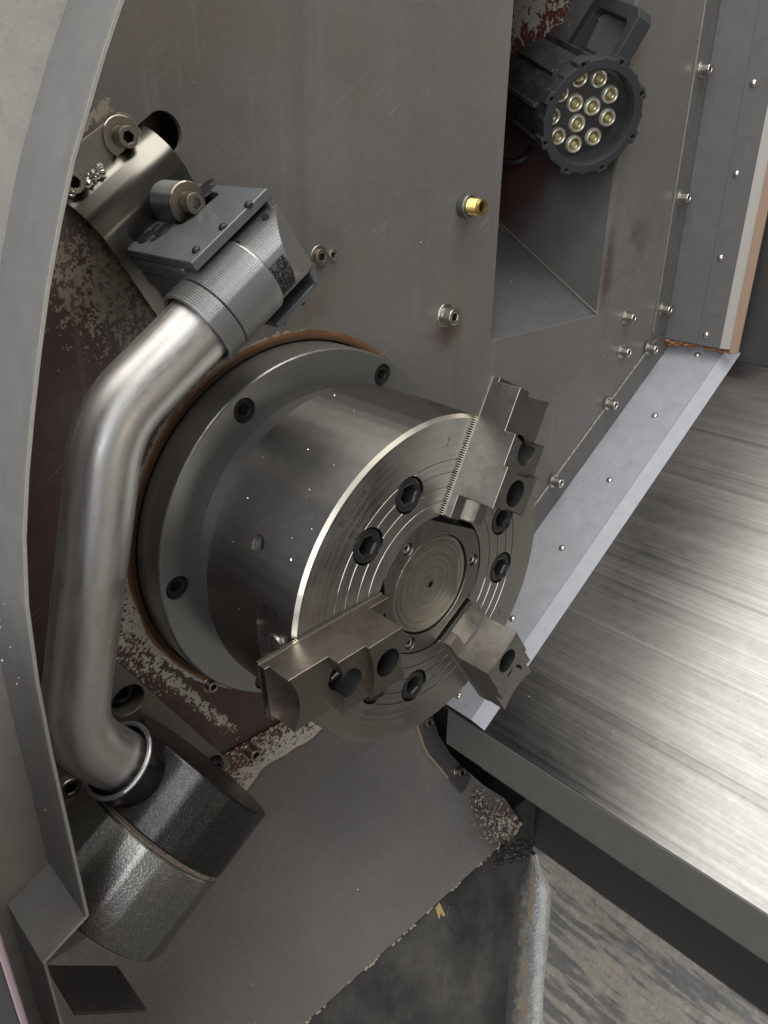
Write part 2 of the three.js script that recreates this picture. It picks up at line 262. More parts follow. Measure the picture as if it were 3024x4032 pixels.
// wall details
capScrew(wall, 'bolt', [0.1772, 0.1475, ZW], { r: 0.0074, h: 0.011, washer: 0.0108 });
for (const [x, y] of [[0.5086, 0.1011], [0.5093, 0.0592]]) capScrew(wall, 'bolt', [x, y, ZW], { r: 0.0058, h: 0.0105, washer: 0.0085 });
for (const [x, y, r] of [[0.0122, 0.2125, 0.0042], [0.0303, 0.2114, 0.0058], [0.043, 0.2118, 0.0042]]) capScrew(wall, 'bolt', [x, y, ZW - 0.001], { r, h: 0.003, mat: r > 0.005 ? M.oldBolt : M.bolt, washer: r > 0.005 ? r * 1.45 : 0 });
capScrew(wall, 'bolt', [-0.1014, -0.124, ZW - 0.001], { r: 0.0052, h: 0.005, mat: M.oldBolt, washer: 0.0075 });
{
  const f = thing('brass_nozzle', 'short brass coolant nozzle in a black nut on the grey wall', 'nozzle', [0.1955, 0.2405, ZW]);
  mesh('nut', lathe([[0.004, 0], [0.0098, 0], [0.0098, 0.0075], [0.0088, 0.0088], [0.004, 0.0088]], 32), std({ rgb: [0.16, 0.16, 0.155], metalness: 0.8, roughness: 0.45 }), f);
  const pts = [[0.007, 0.008]]; for (let i = 0; i < 6; i++) { const z = 0.0095 + i * 0.0018; pts.push([0.0072, z], [0.0066, z + 0.0009]); }
  pts.push([0.007, 0.021], [0.0064, 0.0225], [0.0046, 0.0225], [0.004, 0.015]);
  mesh('threaded_body', lathe(pts, 32), M.brass, f);
  mesh('bore', lathe([[0, 0.016], [0.0043, 0.016]], 24), M.void, f);
}
// cover strip with big washer, beside the slot
{
  const pts = [[-0.165, 0.2787], [-0.1208, 0.3054], [-0.1145, 0.3045], [-0.111, 0.3003], [-0.106, 0.2929], [-0.1085, 0.2895], [-0.157, 0.2565], [-0.176, 0.262]];
  const cs = thing('cover_strip', 'grey cover strip with a big washer and screw above the docking saddle', 'cover strip');
  mesh('strip', planar(prism(pts, ZW + 0.0003, ZW + 0.0026, 0.0006), wallUV), std({ rgb: [0.2, 0.185, 0.165], roughness: 0.5, roughnessMap: rep(TRough, 20) }), cs);
  capScrew(cs, 'screw', [-0.1216, 0.2923, ZW + 0.0026], { r: 0.0062, h: 0.0085, washer: 0.0118, mat: M.oldBolt });
  capScrew(cs, 'screw', [-0.1575, 0.2685, ZW + 0.0026], { r: 0.0062, h: 0.0085, washer: 0.0, mat: M.oldBolt });
}

// ---------------------------------------------------------------- lower guard: strip on the wall, fold, then a chute sloping out
const CN = new THREE.Vector3(0, 0.4671, 0.8842);
{
  const fold = -0.303, zf = ZW + 0.0026, yl = -0.4838, zl = -0.0597;
  const Tch = paint(1400, 1000, (u, v) => {
    const x = -0.4 + u * 0.7, y = -0.7 + v * 0.5;                 // v runs up the sheet
    const big = fbm(x * 7 + 9, y * 7, 4), mid = fbm(x * 40 + 2, y * 40, 4), fine = fbm(x * 260, y * 260, 3);
    let c = lerp3([0.155, 0.145, 0.136], [0.188, 0.177, 0.166], sm(0.3, 0.7, big)).map((q) => q * (0.93 + 0.14 * fine));
    const torn = -0.2435 + 0.006 * (fbm(x * 60, 4, 4) - 0.5) - 0.02 * sm(-0.05, -0.09, x) + 0.012 * sm(-0.01, 0.05, x);
    const d = y - torn;
    c = lerp3(c, [0.2, 0.05, 0.045], 0.75 * sm(-0.009, 0.0, d) * sm(0.35, 0.6, fbm(x * 70, y * 70, 3)));
    if (d > 0) {
      const n = 0.5 * fbm(x * 330, y * 330, 3) + 0.5 * fbm(x * 700, y * 700, 2), t = 0.36 + 0.17 * sm(0.004, 0.04, d);
      c = n > t || d < 0.004 ? CREAM.map((q) => q * (0.85 + 0.3 * mid)) : [0.12, 0.035, 0.03];
    }
    // worn patch at the right end of the chute
    const w = gauss(x, y, 0.235, -0.50, 0.035, 0.055, 0.6) + 0.7 * gauss(x, y, 0.2, -0.44, 0.012, 0.02);
    c = lerp3(c, MAROON, sm(0.08, 0.8, w + 0.5 * (mid - 0.5)) * 0.85);
    const n = 0.5 * fbm(x * 330 + 4, y * 330, 3) + 0.5 * fbm(x * 700, y * 700, 2); if (w > 0.2 && n > 0.74 - 0.26 * w) c = CREAM.map((q) => q * (0.7 + 0.3 * mid));
    if (vn(x * 900, y * 900) * vn(x * 311, y * 311) > 0.82) c = lerp3(c, DARK, 0.5);
    return c;
  });
  const mat = std({ map: Tch, roughness: 0.5, roughnessMap: rep(TRough, 5), bumpMap: rep(TGrain, 4), bumpScale: 0.0002 });
  const g0 = thing('chute_guard', 'grey sheet metal guard folding out below the chuck into a chute', 'guard'); g0.userData.kind = 'structure'; delete g0.userData.category;
  // side profile [z, y] with a rounded fold, swept along x
  const P = [[zf, -0.2025], [zf, fold + 0.008]]; const slope = Math.atan2(zl - zf, -(yl - fold));
  for (let i = 1; i <= 5; i++) { const a = slope * i / 5; P.push([zf + 0.008 * (1 - Math.cos(a)) * 1.4, fold + 0.008 - 0.016 * Math.sin(a) / Math.sin(slope) * 0.5 - 0.003 * i / 5]); }
  P.push([zl, yl]);
  const back = P.slice().reverse().map(([z, y]) => [z - 0.002, y - 0.0012]);
  const g = prism([...P, ...back].map(([z, y]) => [-z, y]), 0, 0.592, 0); g.rotateY(Math.PI / 2); g.translate(-0.42, 0, 0);
  planar(g, (v) => { const L = v.y > fold ? v.y : fold + (v.y - fold) / Math.cos(slope); return [(v.x + 0.4) / 0.7, (L + 0.7) / 0.5]; });
  mesh('sheet', g, mat, g0);
  // the sheet's right end is cut along the slant of the bed
  const ct2 = Math.cos(slope), ed = [[0.172, -0.312], [0.1735, -0.3344], [0.1812, -0.3604], [0.1913, -0.3774], [0.217, -0.4149], [0.243, -0.4442], [0.258, -0.4838], [0.172, -0.4838]];
  const eg = prism(ed.map(([x, y]) => [x, (y - fold) / ct2]), -0.002, 0, 0); eg.rotateX(-slope); eg.translate(0, fold, zf);
  mesh('end_sheet', planar(eg, (v) => [(v.x + 0.4) / 0.7, (fold + (v.y - fold) / ct2 + 0.7) / 0.5]), mat, g0);
  mesh('black_gap_sheet', box(0.166, 0.42, -0.56, -0.262, ZW + 0.0005, ZW + 0.0015), M.void, g0);  // black sheet in front of the wall, makes the unlit gap by colour
  capScrew(g0, 'bolt', [-0.0706, -0.2135, zf], { r: 0.0062, h: 0.009, washer: 0.0085, mat: M.oldBolt });
  // cracked seal along the lower edge
  const bits = []; for (let i = 0; i < 230; i++) { const x = -0.11 + rnd() * 0.37; if (vn(x * 55, 3) < 0.42) continue; const b = new THREE.IcosahedronGeometry(0.0005 + rnd() * rnd() * 0.0017, 0); b.scale(1.9, 0.7, 0.8); b.translate(x, yl - 0.001 + (rnd() - 0.5) * 0.003, zl + (rnd() - 0.5) * 0.003); bits.push(b); }
  const sl = mesh('seal_crumbs', merged(bits), std({ rgb: [0.42, 0.36, 0.26], roughness: 0.8 }), g0); sl.userData.kind = 'stuff';
}
// narrow corner plate at the right end of the guard, lying on the chute
{
  const f = thing('corner_plate', 'narrow dark corner plate with one screw below the chuck', 'plate', [0, -0.303 + 0.467 * 0.003, ZW + 0.884 * 0.003]); f.rotation.x = -R(27.85);
  const L = ([x, y]) => [x, (y + 0.303) / 0.884];
  const pts = [[0.1474, -0.3124], [0.1474, -0.3256], [0.147, -0.3355], [0.1497, -0.3465], [0.156, -0.3586], [0.1759, -0.4029], [0.1838, -0.4026], [0.197, -0.3962], [0.1893, -0.3777], [0.1807, -0.3613], [0.1723, -0.3344], [0.1744, -0.3124]].map(L);
  mesh('plate', prism(pts.slice().reverse(), 0, 0.0025, 0.0005), M.paintDark, f);
  const ep = [[0.1474, -0.3124], [0.1474, -0.3256], [0.147, -0.3355], [0.1497, -0.3465], [0.156, -0.3586], [0.1655, -0.3797]].map(L), ring = [...ep, ...ep.slice().reverse().map(([x, y]) => [x - 0.0014, y - 0.0006])];
  mesh('sealed_edge', prism(ring, -0.001, 0.004, 0.0003), std({ rgb: [0.34, 0.26, 0.18], roughness: 0.7, map: rep(TGrime, 40) }), f);
  const p1 = L([0.1823, -0.3816]), p2 = L([0.161, -0.3165]);
  capScrew(f, 'screw', [p1[0], p1[1], 0.0025], { r: 0.0058, h: 0.007, washer: 0.0075, mat: M.oldBolt });
  capScrew(f, 'screw', [p2[0], p2[1], 0.0025], { r: 0.0058, h: 0.007, mat: M.oldBolt });
}
// ---------------------------------------------------------------- chip trough casting: dark end face and worn bed side
{
  const P0 = new THREE.Vector3(0, -0.303, ZW).addScaledVector(CN, -0.008);
  const A = new THREE.Vector3(0.2617, -0.5326, -0.0428), B = new THREE.Vector3(0.1632, -0.6722, 0.031), cd = B.clone().sub(A);
  const T1 = paint(1024, 1024, (u, v) => { const x = u * 0.8, y = v * 0.8; const s = fbm(x * 14, y * 14, 5), f = fbm(x * 120, y * 120, 4), st = fbm(x * 30, y * 30, 4); let c = lerp3([0.045, 0.044, 0.043], [0.115, 0.109, 0.1], sm(0.35, 0.75, 0.6 * s + 0.4 * st)); return c.map((q) => q * (0.8 + 0.4 * f)); });
  const T1r = paint(512, 512, (u, v) => 0.3 + 0.4 * fbm(u * 14, v * 14, 5), false);
  const T2 = paint(1024, 1024, (u, v) => { const z = u * 0.6, t = v * 0.6; const zz = z + t * 0.5, s = fbm(zz * 7, t * 60, 5), w = fbm(zz * 26 + 5, t * 240, 4), f = fbm(z * 300, t * 300, 3); const dark = sm(0.44, 0.58, 0.38 * s + 0.62 * w); let c = lerp3([0.37, 0.335, 0.285], [0.19, 0.182, 0.17], dark); c = lerp3(c, [0.42, 0.36, 0.27], 0.6 * sm(0.58, 0.7, fbm(z * 22, t * 100 + 8, 4))); return c.map((q) => q * (0.75 + 0.45 * f)); });
  const g0 = thing('chip_trough', 'oily cast iron chip trough under the guard with worn bright side', 'trough'); g0.userData.kind = 'structure'; delete g0.userData.category;
  const at = (p, q, n, off) => p.clone();
  const quad = (a, b, c, d, th) => { const n = b.clone().sub(a).cross(d.clone().sub(a)).normalize().multiplyScalar(-th); const V = [a, b, c, d], W = V.map((p) => p.clone().add(n)); const arr = []; const tri = (...t) => t.forEach((p) => arr.push(p.x, p.y, p.z)); const q = (a, b, c, d) => { tri(a, b, c); tri(a, c, d); }; q(...V); q(W[3], W[2], W[1], W[0]); for (let i = 0; i < 4; i++) { const j = (i + 1) % 4; q(V[j], V[i], W[i], W[j]); } const g = new THREE.BufferGeometry(); g.setAttribute('position', new THREE.Float32BufferAttribute(arr, 3)); g.computeVertexNormals(); return g; };
  const up = cd.clone().multiplyScalar(-0.45), A2 = A.clone().add(up), B2 = A.clone().addScaledVector(cd, 2.2);
  const left = new THREE.Vector3(-0.75, 0, 0);
  const endg = quad(A2.clone().add(left), B2.clone().add(left), B2, A2, 0.01);
  planar(endg, (v) => [(v.x + 0.5) / 0.8, (v.y + 0.95) / 0.8]);
  mesh('end_face', endg, std({ map: T1, roughness: 1, roughnessMap: T1r, metalness: 0.25, bumpMap: rep(TGrain, 3), bumpScale: 0.0006 }), g0);
  const topY = -0.5208, kA = (topY - A.y) / cd.y, At = A.clone().addScaledVector(cd, kA), zv = new THREE.Vector3(0, 0, 0.9);
  const sg = quad(At, B2, B2.clone().add(zv), At.clone().add(zv), 0.01);
  planar(sg, (v) => [(v.z + 0.1) / 0.6, (v.y + 0.95) / 0.6]);
  mesh('bed_side', sg, std({ map: T2, roughness: 0.5, roughnessMap: rep(TRough, 4), metalness: 0.3 }), g0);
  mesh('bed_ledge', box(At.x, 0.8, -0.56, topY, -0.16, 0.9, 0.002), M.paintDark, g0);
  // dark oily crumbs where the guard, the bed and the trough meet
  { const l = []; for (let i = 0; i < 190; i++) { const t = rnd(), q = (rnd() - 0.5) * 2, b = new THREE.IcosahedronGeometry(0.0007 + rnd() * rnd() * rnd() * 0.006, 1); b.scale(0.7 + rnd() * 1.6, 0.6, 0.6 + rnd() * 0.9); b.translate(0.205 + t * 0.068 + q * 0.005, -0.494 - t * 0.034 + q * 0.012, -0.0615 + t * 0.016 - q * 0.0055); l.push(b); }
    const m = mesh('oily_crumbs', merged(l), std({ rgb: [0.05, 0.048, 0.046], roughness: 0.22, metalness: 0.3 }), g0); m.userData.kind = 'stuff'; }
  // lump of old filler and a peeling yellowish paint chip on the end face
  { const l = new THREE.SphereGeometry(1, 28, 16); l.scale(0.011, 0.019, 0.0028); const q = new THREE.Quaternion().setFromUnitVectors(new THREE.Vector3(0, 0, 1), CN); l.applyQuaternion(q); l.translate(0.1183, -0.5205, -0.0488); mesh('filler_lump', triplanar(l, 0.3), std({ rgb: [0.06, 0.06, 0.058], roughness: 0.35, metalness: 0.3, bumpMap: rep(TGrain, 2), bumpScale: 0.0005 }), g0);
    const c = prism([[-0.004, 0.007], [0.0035, 0.009], [0.0045, 0.001], [0.0055, -0.009], [0.002, -0.008], [0.001, -0.002], [-0.004, -0.007]], 0, 0.0012, 0.0002); c.applyQuaternion(q); c.translate(0.1015, -0.5, -0.0590); mesh('paint_chip', c, std({ rgb: [0.5, 0.36, 0.17], roughness: 0.7 }), g0); }
  // oily sludge filling the corner where the two faces meet
  const nB = new THREE.Vector3(-0.8172, 0.5764, 0), midN = CN.clone().add(nB).normalize(), NL = 420, NW = 40, tg = new THREE.PlaneGeometry(1, 1, NW, NL), p = tg.attributes.position;
  const ac = cd.clone().normalize(), dl = CN.clone().cross(ac).normalize(), dr = nB.clone().cross(ac).normalize(); if (dl.x > 0) dl.negate(); if (dr.y < 0) dr.negate();
  for (let j = 0; j <= NL; j++) for (let i = 0; i <= NW; i++) {
    const t = -0.03 + j / NL * 2.03, tp = 0.3 + 0.7 * sm(-0.03, 0.2, t), w = i / NW * 2 - 1, C = A.clone().addScaledVector(cd, t), wl = tp * (0.04 + 0.008 * (fbm(t * 2.5, 3, 1) - 0.5)), wr = tp * (0.036 + 0.01 * (fbm(t * 2.5, 9, 1) - 0.5));
    const L = C.clone().addScaledVector(dl, wl).addScaledVector(CN, -0.0006), Rr = C.clone().addScaledVector(dr, wr).addScaledVector(nB, -0.0006), q = (w + 1) / 2;
    const b = L.multiplyScalar((1 - q) * (1 - q)).addScaledVector(C, 2 * q * (1 - q)).addScaledVector(Rr, q * q);
    const k = Math.sin(Math.PI * q), n = k * (0.0004 * (fbm(t * 20, w * 4, 2) - 0.5) + 0.0006 * Math.pow(vn(t * 130, w * 16 + 20), 3) * sm(0.6, 0.0, Math.abs(w - 0.1)));
    b.addScaledVector(midN, n); p.setXYZ(j * (NW + 1) + i, b.x, b.y, b.z);
  }
  tg.computeVertexNormals();
  const T3 = paint(512, 1024, (u, v) => { const n = fbm(u * 14, v * 60, 4), m = sm(0.05, 0.5, u + 0.25 * (n - 0.5)); let c = lerp3(lerp3([0.06, 0.058, 0.055], [0.2, 0.193, 0.182], sm(0.2, 0.5, u + 0.3 * (n - 0.5)) * (0.6 + 0.5 * n)), [0.29, 0.265, 0.225], sm(0.62, 0.95, u + 0.3 * (n - 0.5))); return lerp3(c, [0.26, 0.17, 0.08], 0.75 * sm(0.1, 0.02, Math.abs(u - 0.47 - 0.12 * (fbm(v * 9, 2, 3) - 0.5))) * sm(0.4, 0.6, fbm(u * 8, v * 50 + 4, 3))); });
  mesh('sludge_bead', tg, new THREE.MeshPhysicalMaterial({ map: T3, side: THREE.DoubleSide, roughness: 0.42, metalness: 0.2, clearcoat: 0.4, clearcoatRoughness: 0.2, bumpMap: rep(TGrain, 0.25, 1.8), bumpScale: 0.00028 }), g0);
}

// ---------------------------------------------------------------- way cover and its wiper guards (frame: x up the slant, y out of it, z along the spindle)
{
  const Q0 = [0.6398, 0.0522, 0];
  const g0 = thing('lower_wiper_guard', 'pale bluish sheet guard with rivets along the slanted way cover', 'guard', Q0, A34);
  const x0 = -0.5765, x1 = 0.01;
  // L section in (z, y): strip on the wall, bend, plate, lip down to the cover
  const sec = [[ZW + 0.0006, 0.0345], [ZW + 0.0006, 0.0008], [-0.0805, 0.0], [-0.0665, -0.0118]];
  const ribbon = (pts, t) => { const o = pts.map((p, i) => { const a = pts[Math.max(0, i - 1)], b = pts[Math.min(pts.length - 1, i + 1)]; const dx = b[0] - a[0], dy = b[1] - a[1], l = Math.hypot(dx, dy); return [p[0] + -dy / l * -t, p[1] + dx / l * -t]; }); return [...pts, ...o.reverse()]; };
  const sweep = (pts) => { const g = prism(pts.map(([z, y]) => [-z, y]), 0, x1 - x0); g.rotateY(Math.PI / 2); g.translate(x0, 0, 0); return g; };
  mesh('wall_strip', triplanar(sweep([[ZW + 0.0004, 0.0335], [ZW + 0.0024, 0.0335], [ZW + 0.0024, 0.0], [ZW + 0.0004, 0.0]]), 0.3), M.paint, g0);
  mesh('seam_bead', sweep([[ZW + 0.0002, 0.0345], [ZW + 0.0022, 0.0342], [ZW + 0.0022, 0.0335], [ZW + 0.0002, 0.0335]]), M.edge, g0);
  mesh('base_sheet', triplanar(sweep([[ZW + 0.0024, -0.0002], [-0.1255, -0.0002], [-0.1255, -0.002], [ZW + 0.0024, -0.002]]), 0.3), M.guard, g0);
  mesh('riveted_strip', triplanar(sweep([[-0.1249, 0.0006], [-0.0808, 0.0006], [-0.0808, -0.0014], [-0.1249, -0.0014]]), 0.3), M.guard, g0);
  mesh('wiper_lip', triplanar(sweep([[-0.0805, 0.0005], [-0.0662, -0.0114], [-0.067, -0.0124], [-0.0805, -0.0014]]), 0.3), std({ rgb: [0.52, 0.54, 0.6], roughness: 0.42, metalness: 0.25, map: rep(TGrime, 3) }), g0);  // lip paler than the plate, its stronger light put into the colour
  for (const s of [0.0171, 0.1276, 0.238, 0.3469, 0.4532, 0.5613]) rivet(g0, [-s, 0.0005, -0.1093], 0.0042, M.bolt);
  for (const [x, y] of [[0.5738, 0.0529], [0.4903, -0.0036], [0.386, -0.0789]]) { const dx = x - Q0[0], dy = y - Q0[1]; capScrew(g0, 'bolt', [dx * E1.x + dy * E1.y, dx * E2.x + dy * E2.y, ZW + 0.0024], { r: 0.0058, h: 0.0105, washer: 0.0085 }); }

  const cover = thing('way_cover', 'brushed steel telescopic way cover sloping down to the right', 'way cover', Q0, A34);
  const z0 = -0.15, z1 = 1.1, yc = -0.0122;
  const TS = paint(1024, 2048, (u, v) => {           // u along z, v up the slope
    const z = u, t = v, wob = 0; let k = 0.84;
    k += 0.14 * (fbm(z * 0.8, t * 240, 2) - 0.5) + 0.07 * (fbm(z * 0.4 + 4, t * 48, 2) - 0.5) + 0.16 * (vn(z * 1.5, t * 520) - 0.5) + 0.2 * (vn(z * 2.5 + 9, t * 880) - 0.5);
    k -= 0.13 * sm(0.75, 0.85, vn(z * 0.6 + 2, t * 75)); k += 0.14 * (fbm(z * 300, t * 160, 3) - 0.5) * sm(0.45, 0.1, t);
    k += 0.12 * (fbm(z * 190, t * 150, 3) - 0.5); return [k, k * 0.985, k * 0.955];
  });
  const TSr = paint(1024, 1024, (u, v) => 0.7 + 0.14 * (fbm(u * 0.6, v * 150, 2) - 0.5) + 0.14 * (fbm(u * 80, v * 70, 3) - 0.5), false);
  const top = box(-0.5788, -0.004, yc - 0.003, yc, z0, z1, 0.0012);
  planar(top, (v) => [(v.z - z0) / (z1 - z0), (v.x + 0.5788) / 0.58]);
  mesh('top_sheet', top, new THREE.MeshPhysicalMaterial({ map: TS, color: new THREE.Color().setRGB(0.27, 0.268, 0.265), metalness: 1, roughness: 0.45, roughnessMap: TSr, anisotropy: 0.4, anisotropyRotation: Math.PI / 2 }), cover);
  const fr = new THREE.Group(); fr.name = 'front_face'; fr.rotation.z = -A34; cover.add(fr);
  // front face hangs straight down from the edge, a second face set back below
  const ex = -0.5788 * E1.x + yc * E2.x * 0 + yc * -0.562 * 0, P = new THREE.Vector3(-0.5788, yc - 0.0005, 0).applyAxisAngle(new THREE.Vector3(0, 0, 1), A34);
  mesh('skirt', triplanar(box(P.x - 0.0003, P.x + 0.002, P.y - 0.049, P.y, -0.118, z1, 0.0008), 0.3), std({ rgb: [0.17, 0.165, 0.15], roughness: 0.5, metalness: 0.3, map: rep(TGrime, 3) }), fr);
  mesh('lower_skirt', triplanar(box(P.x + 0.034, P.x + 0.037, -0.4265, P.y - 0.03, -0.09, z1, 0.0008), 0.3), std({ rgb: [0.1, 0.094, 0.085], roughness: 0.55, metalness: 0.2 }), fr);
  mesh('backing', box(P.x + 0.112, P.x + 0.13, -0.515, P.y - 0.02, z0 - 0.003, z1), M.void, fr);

  const ug = thing('upper_wiper_guard', 'upright grey sheet guard with rivets at the back of the machine', 'guard');
  const y0 = 0.059, y1 = 0.7, X = 0.615, up = (x, xx, z, zz) => box(x, xx, y0, y1, z, zz, 0.0004);
  mesh('wall_strip', triplanar(box(0.5828, X, y0 + 0.005, y1, ZW + 0.0004, ZW + 0.0024, 0.0004), 0.3), M.paint, ug);
  mesh('seam_bead', box(0.5815, 0.5828, y0 + 0.012, y1, ZW + 0.0002, ZW + 0.0024, 0.0004), M.edge, ug);
  mesh('base_sheet', triplanar(up(X, X + 0.002, ZW + 0.0024, -0.1085), 0.3), M.paint, ug);
  mesh('riveted_strip', triplanar(up(X - 0.0008, X + 0.0012, -0.108, -0.0778), 0.3), M.paint, ug);
  const lip = prism([[0.0778, X - 0.0008], [0.0672, X + 0.004], [0.0672, X + 0.006], [0.0778, X + 0.0012]], y0, y1); lip.rotateX(-Math.PI / 2); lip.rotateY(0);
  { const p = lip.attributes.position; const src = prism([[-0.0776, X - 0.0008], [-0.0662, X + 0.003], [-0.0662, X + 0.005], [-0.0776, X + 0.0012]].reverse(), y0, y1).attributes.position; const gg = new THREE.BufferGeometry(), arr = []; for (let i = 0; i < src.count; i++) arr.push(src.getY(i), src.getZ(i), src.getX(i)); gg.setAttribute('position', new THREE.Float32BufferAttribute(arr, 3)); gg.computeVertexNormals(); mesh('wiper_lip', triplanar(gg, 0.3), std({ rgb: [0.36, 0.33, 0.3], roughness: 0.5 }), ug); }  // paler than its plate: the light on this lip is in the colour
  mesh('added_orange_strip', box(X + 0.002, X + 0.005, y0 - 0.004, y1, -0.0664, -0.0555, 0.0004), M.orange, ug);  // strip added to give the orange band beyond the lip by colour
  for (const y of [0.0726, 0.1665, 0.2601, 0.3527]) rivet(ug, [X - 0.0006, y, -0.0983], 0.0042, M.bolt, new THREE.Vector3(-1, 0, 0));
  for (const y of [0.1, 0.2326, 0.3674]) capScrew(ug, 'bolt', [0.5945, y, ZW + 0.0024], { r: 0.0058, h: 0.0105, washer: 0.0085 });
  const bg = mesh('back_panel', triplanar(box(0.655, 0.66, -0.05, 1.2, ZW, 1.1), 0.3), std({ rgb: [0.05, 0.048, 0.045], roughness: 0.45 })); structure(bg, 'dark upright sheet at the back of the machine');
}
// rusty gap where the two guards meet
{
  const bits = []; for (let i = 0; i < 90; i++) { const t = rnd(), b = new THREE.IcosahedronGeometry(0.001 + rnd() * 0.0025, 0); b.scale(1, 0.6, 1.4); b.translate(0.617 + 0.012 * (rnd() - 0.3) + 0.01 * t, 0.0515 + 0.006 * rnd(), ZW + 0.006 + t * 0.085); bits.push(b); }
  const m = mesh('rust_crumbs', merged(bits), std({ rgb: [0.3, 0.13, 0.06], roughness: 0.85 })); m.userData = { kind: 'stuff', label: 'orange rust crumbs in the corner between the two wiper guards', category: 'rust' };
}

// ---------------------------------------------------------------- door frame at the left: curved lip, back panel, lower sill
{
  const f = thing('door_frame', 'grey door frame with a curved lip along the left edge', 'door frame');
  const L = [[-0.12, 0.47], [-0.16, 0.399], [-0.193, 0.339], [-0.203, 0.321], [-0.212, 0.303], [-0.2215, 0.284], [-0.231, 0.261], [-0.24, 0.237], [-0.2475, 0.214], [-0.255, 0.189], [-0.2625, 0.162], [-0.269, 0.134], [-0.274, 0.102], [-0.277, 0.061], [-0.2782, 0.02], [-0.279, -0.1], [-0.3054, -0.1125], [-0.3055, -0.165], [-0.3055, -0.4]];
  const t = 0.0026, off = L.map((p, i) => { const a = L[Math.max(0, i - 1)], b = L[Math.min(L.length - 1, i + 1)], dx = b[0] - a[0], dy = b[1] - a[1], l = Math.hypot(dx, dy); return [p[0] - dy / l * t, p[1] + dx / l * t]; });
  const ring = [...L, ...off.slice().reverse()];
  mesh('curved_lip', triplanar(prism(ring, -0.05, 0, 0.0006), 0.3), M.paint, f);
  mesh('bare_or_highlight_edge', prism([...L.map((p, i) => [p[0] * 0.82 + off[i][0] * 0.18, p[1] * 0.82 + off[i][1] * 0.18]), ...off.map((p, i) => [p[0] * 0.75 + L[i][0] * 0.25, p[1] * 0.75 + L[i][1] * 0.25]).reverse()], -0.001, 0.0005), std({ rgb: [0.42, 0.4, 0.36], roughness: 0.45, metalness: 0.4, map: rep(TGrime, 30) }), f);
  const pan = [[-0.75, 0.47], ...L.map(([x, y]) => [x + 0.0003, y]), [-0.75, -0.4]];
  mesh('front_panel', triplanar(prism(pan.reverse(), -0.0525, -0.05, 0), 0.3), M.beige, f);
  const dp = thing('sill_plate', 'dark sloping plate at the bottom left below the hub', 'plate');
  const sp = prism([[0, 0], [0.0665, 0], [0.0665, 0.002], [0, 0.002]], -0.1, -0.053, 0.0005); sp.rotateZ(Math.atan2(-0.048, 0.046)); sp.translate(-0.286, -0.244, 0);
  mesh('plate', sp, M.paintDark, dp);
  const de = thing('door_edge', 'dark door panel with its edge highlight put into a pinkish strip at the lower left corner', 'door');
  mesh('panel', box(-0.6, -0.3295, -0.6, 0.1, 0.02, 0.0495, 0.001), M.paintDark, de);
  mesh('bare_or_highlight_edge', box(-0.3295, -0.3262, -0.6, 0.1, 0.0, 0.05, 0.0012), M.pink, de);  // highlight along the door edge, put into a pinkish colour
}
{
  const w = thing('washer_screw', 'greasy washer and screw on the wall under the hub', 'screw', [-0.2404, -0.1908, ZW]);
  mesh('washer', lathe([[0.004, 0], [0.0118, 0], [0.0118, 0.0012], [0.0108, 0.002], [0.004, 0.002]], 36), M.oldBolt, w);
  mesh('screw_head', prism(ngon(0.0062, 32), 0.002, 0.009, 0.0008, [ngon(0.0034, 6).reverse()]), M.oldBolt, w);
}

// ================================================================ SPINDLE FLANGE
{
  const f = thing('spindle_flange', 'round grey spindle flange with recessed bolts behind the chuck', 'flange');
  const zf = -0.1236, bolts = [60, 120, 180.2, 240, 300, 0].map(R);
  const prof = [[0.05, ZW - 0.012], [0.1497, ZW - 0.012], [0.1497, zf - 0.0022]];
  for (let i = 1; i <= 5; i++) { const a = i / 5 * Math.PI / 2; prof.push([0.1475 + 0.0022 * Math.cos(a), zf - 0.0022 + 0.0022 * Math.sin(a)]); }
  prof.push([0.05, zf], [0.05, ZW - 0.012]);
  let g = lathe(prof, 160, 0.3);
  g = csg(g, bolts.map((a) => { const c = cylAlong('z', 0.0094, 0.02, 32); c.translate(0.1362 * Math.cos(a), 0.1362 * Math.sin(a), zf); return c; }));
  mesh('disc', triplanar(g, 0.3), M.flange, f);
  for (const a of bolts) capScrew(f, 'bolt', [0.1362 * Math.cos(a), 0.1362 * Math.sin(a), zf - 0.0098], { r: 0.0086, h: 0.0085, mat: M.blackBolt, a0: a });
  mesh('neck', lathe([[0.119, -0.098], [0.119, zf + 0.0003]], 128), M.paintDark, f);  // dark paint stands for the shadow between chuck and flange
}

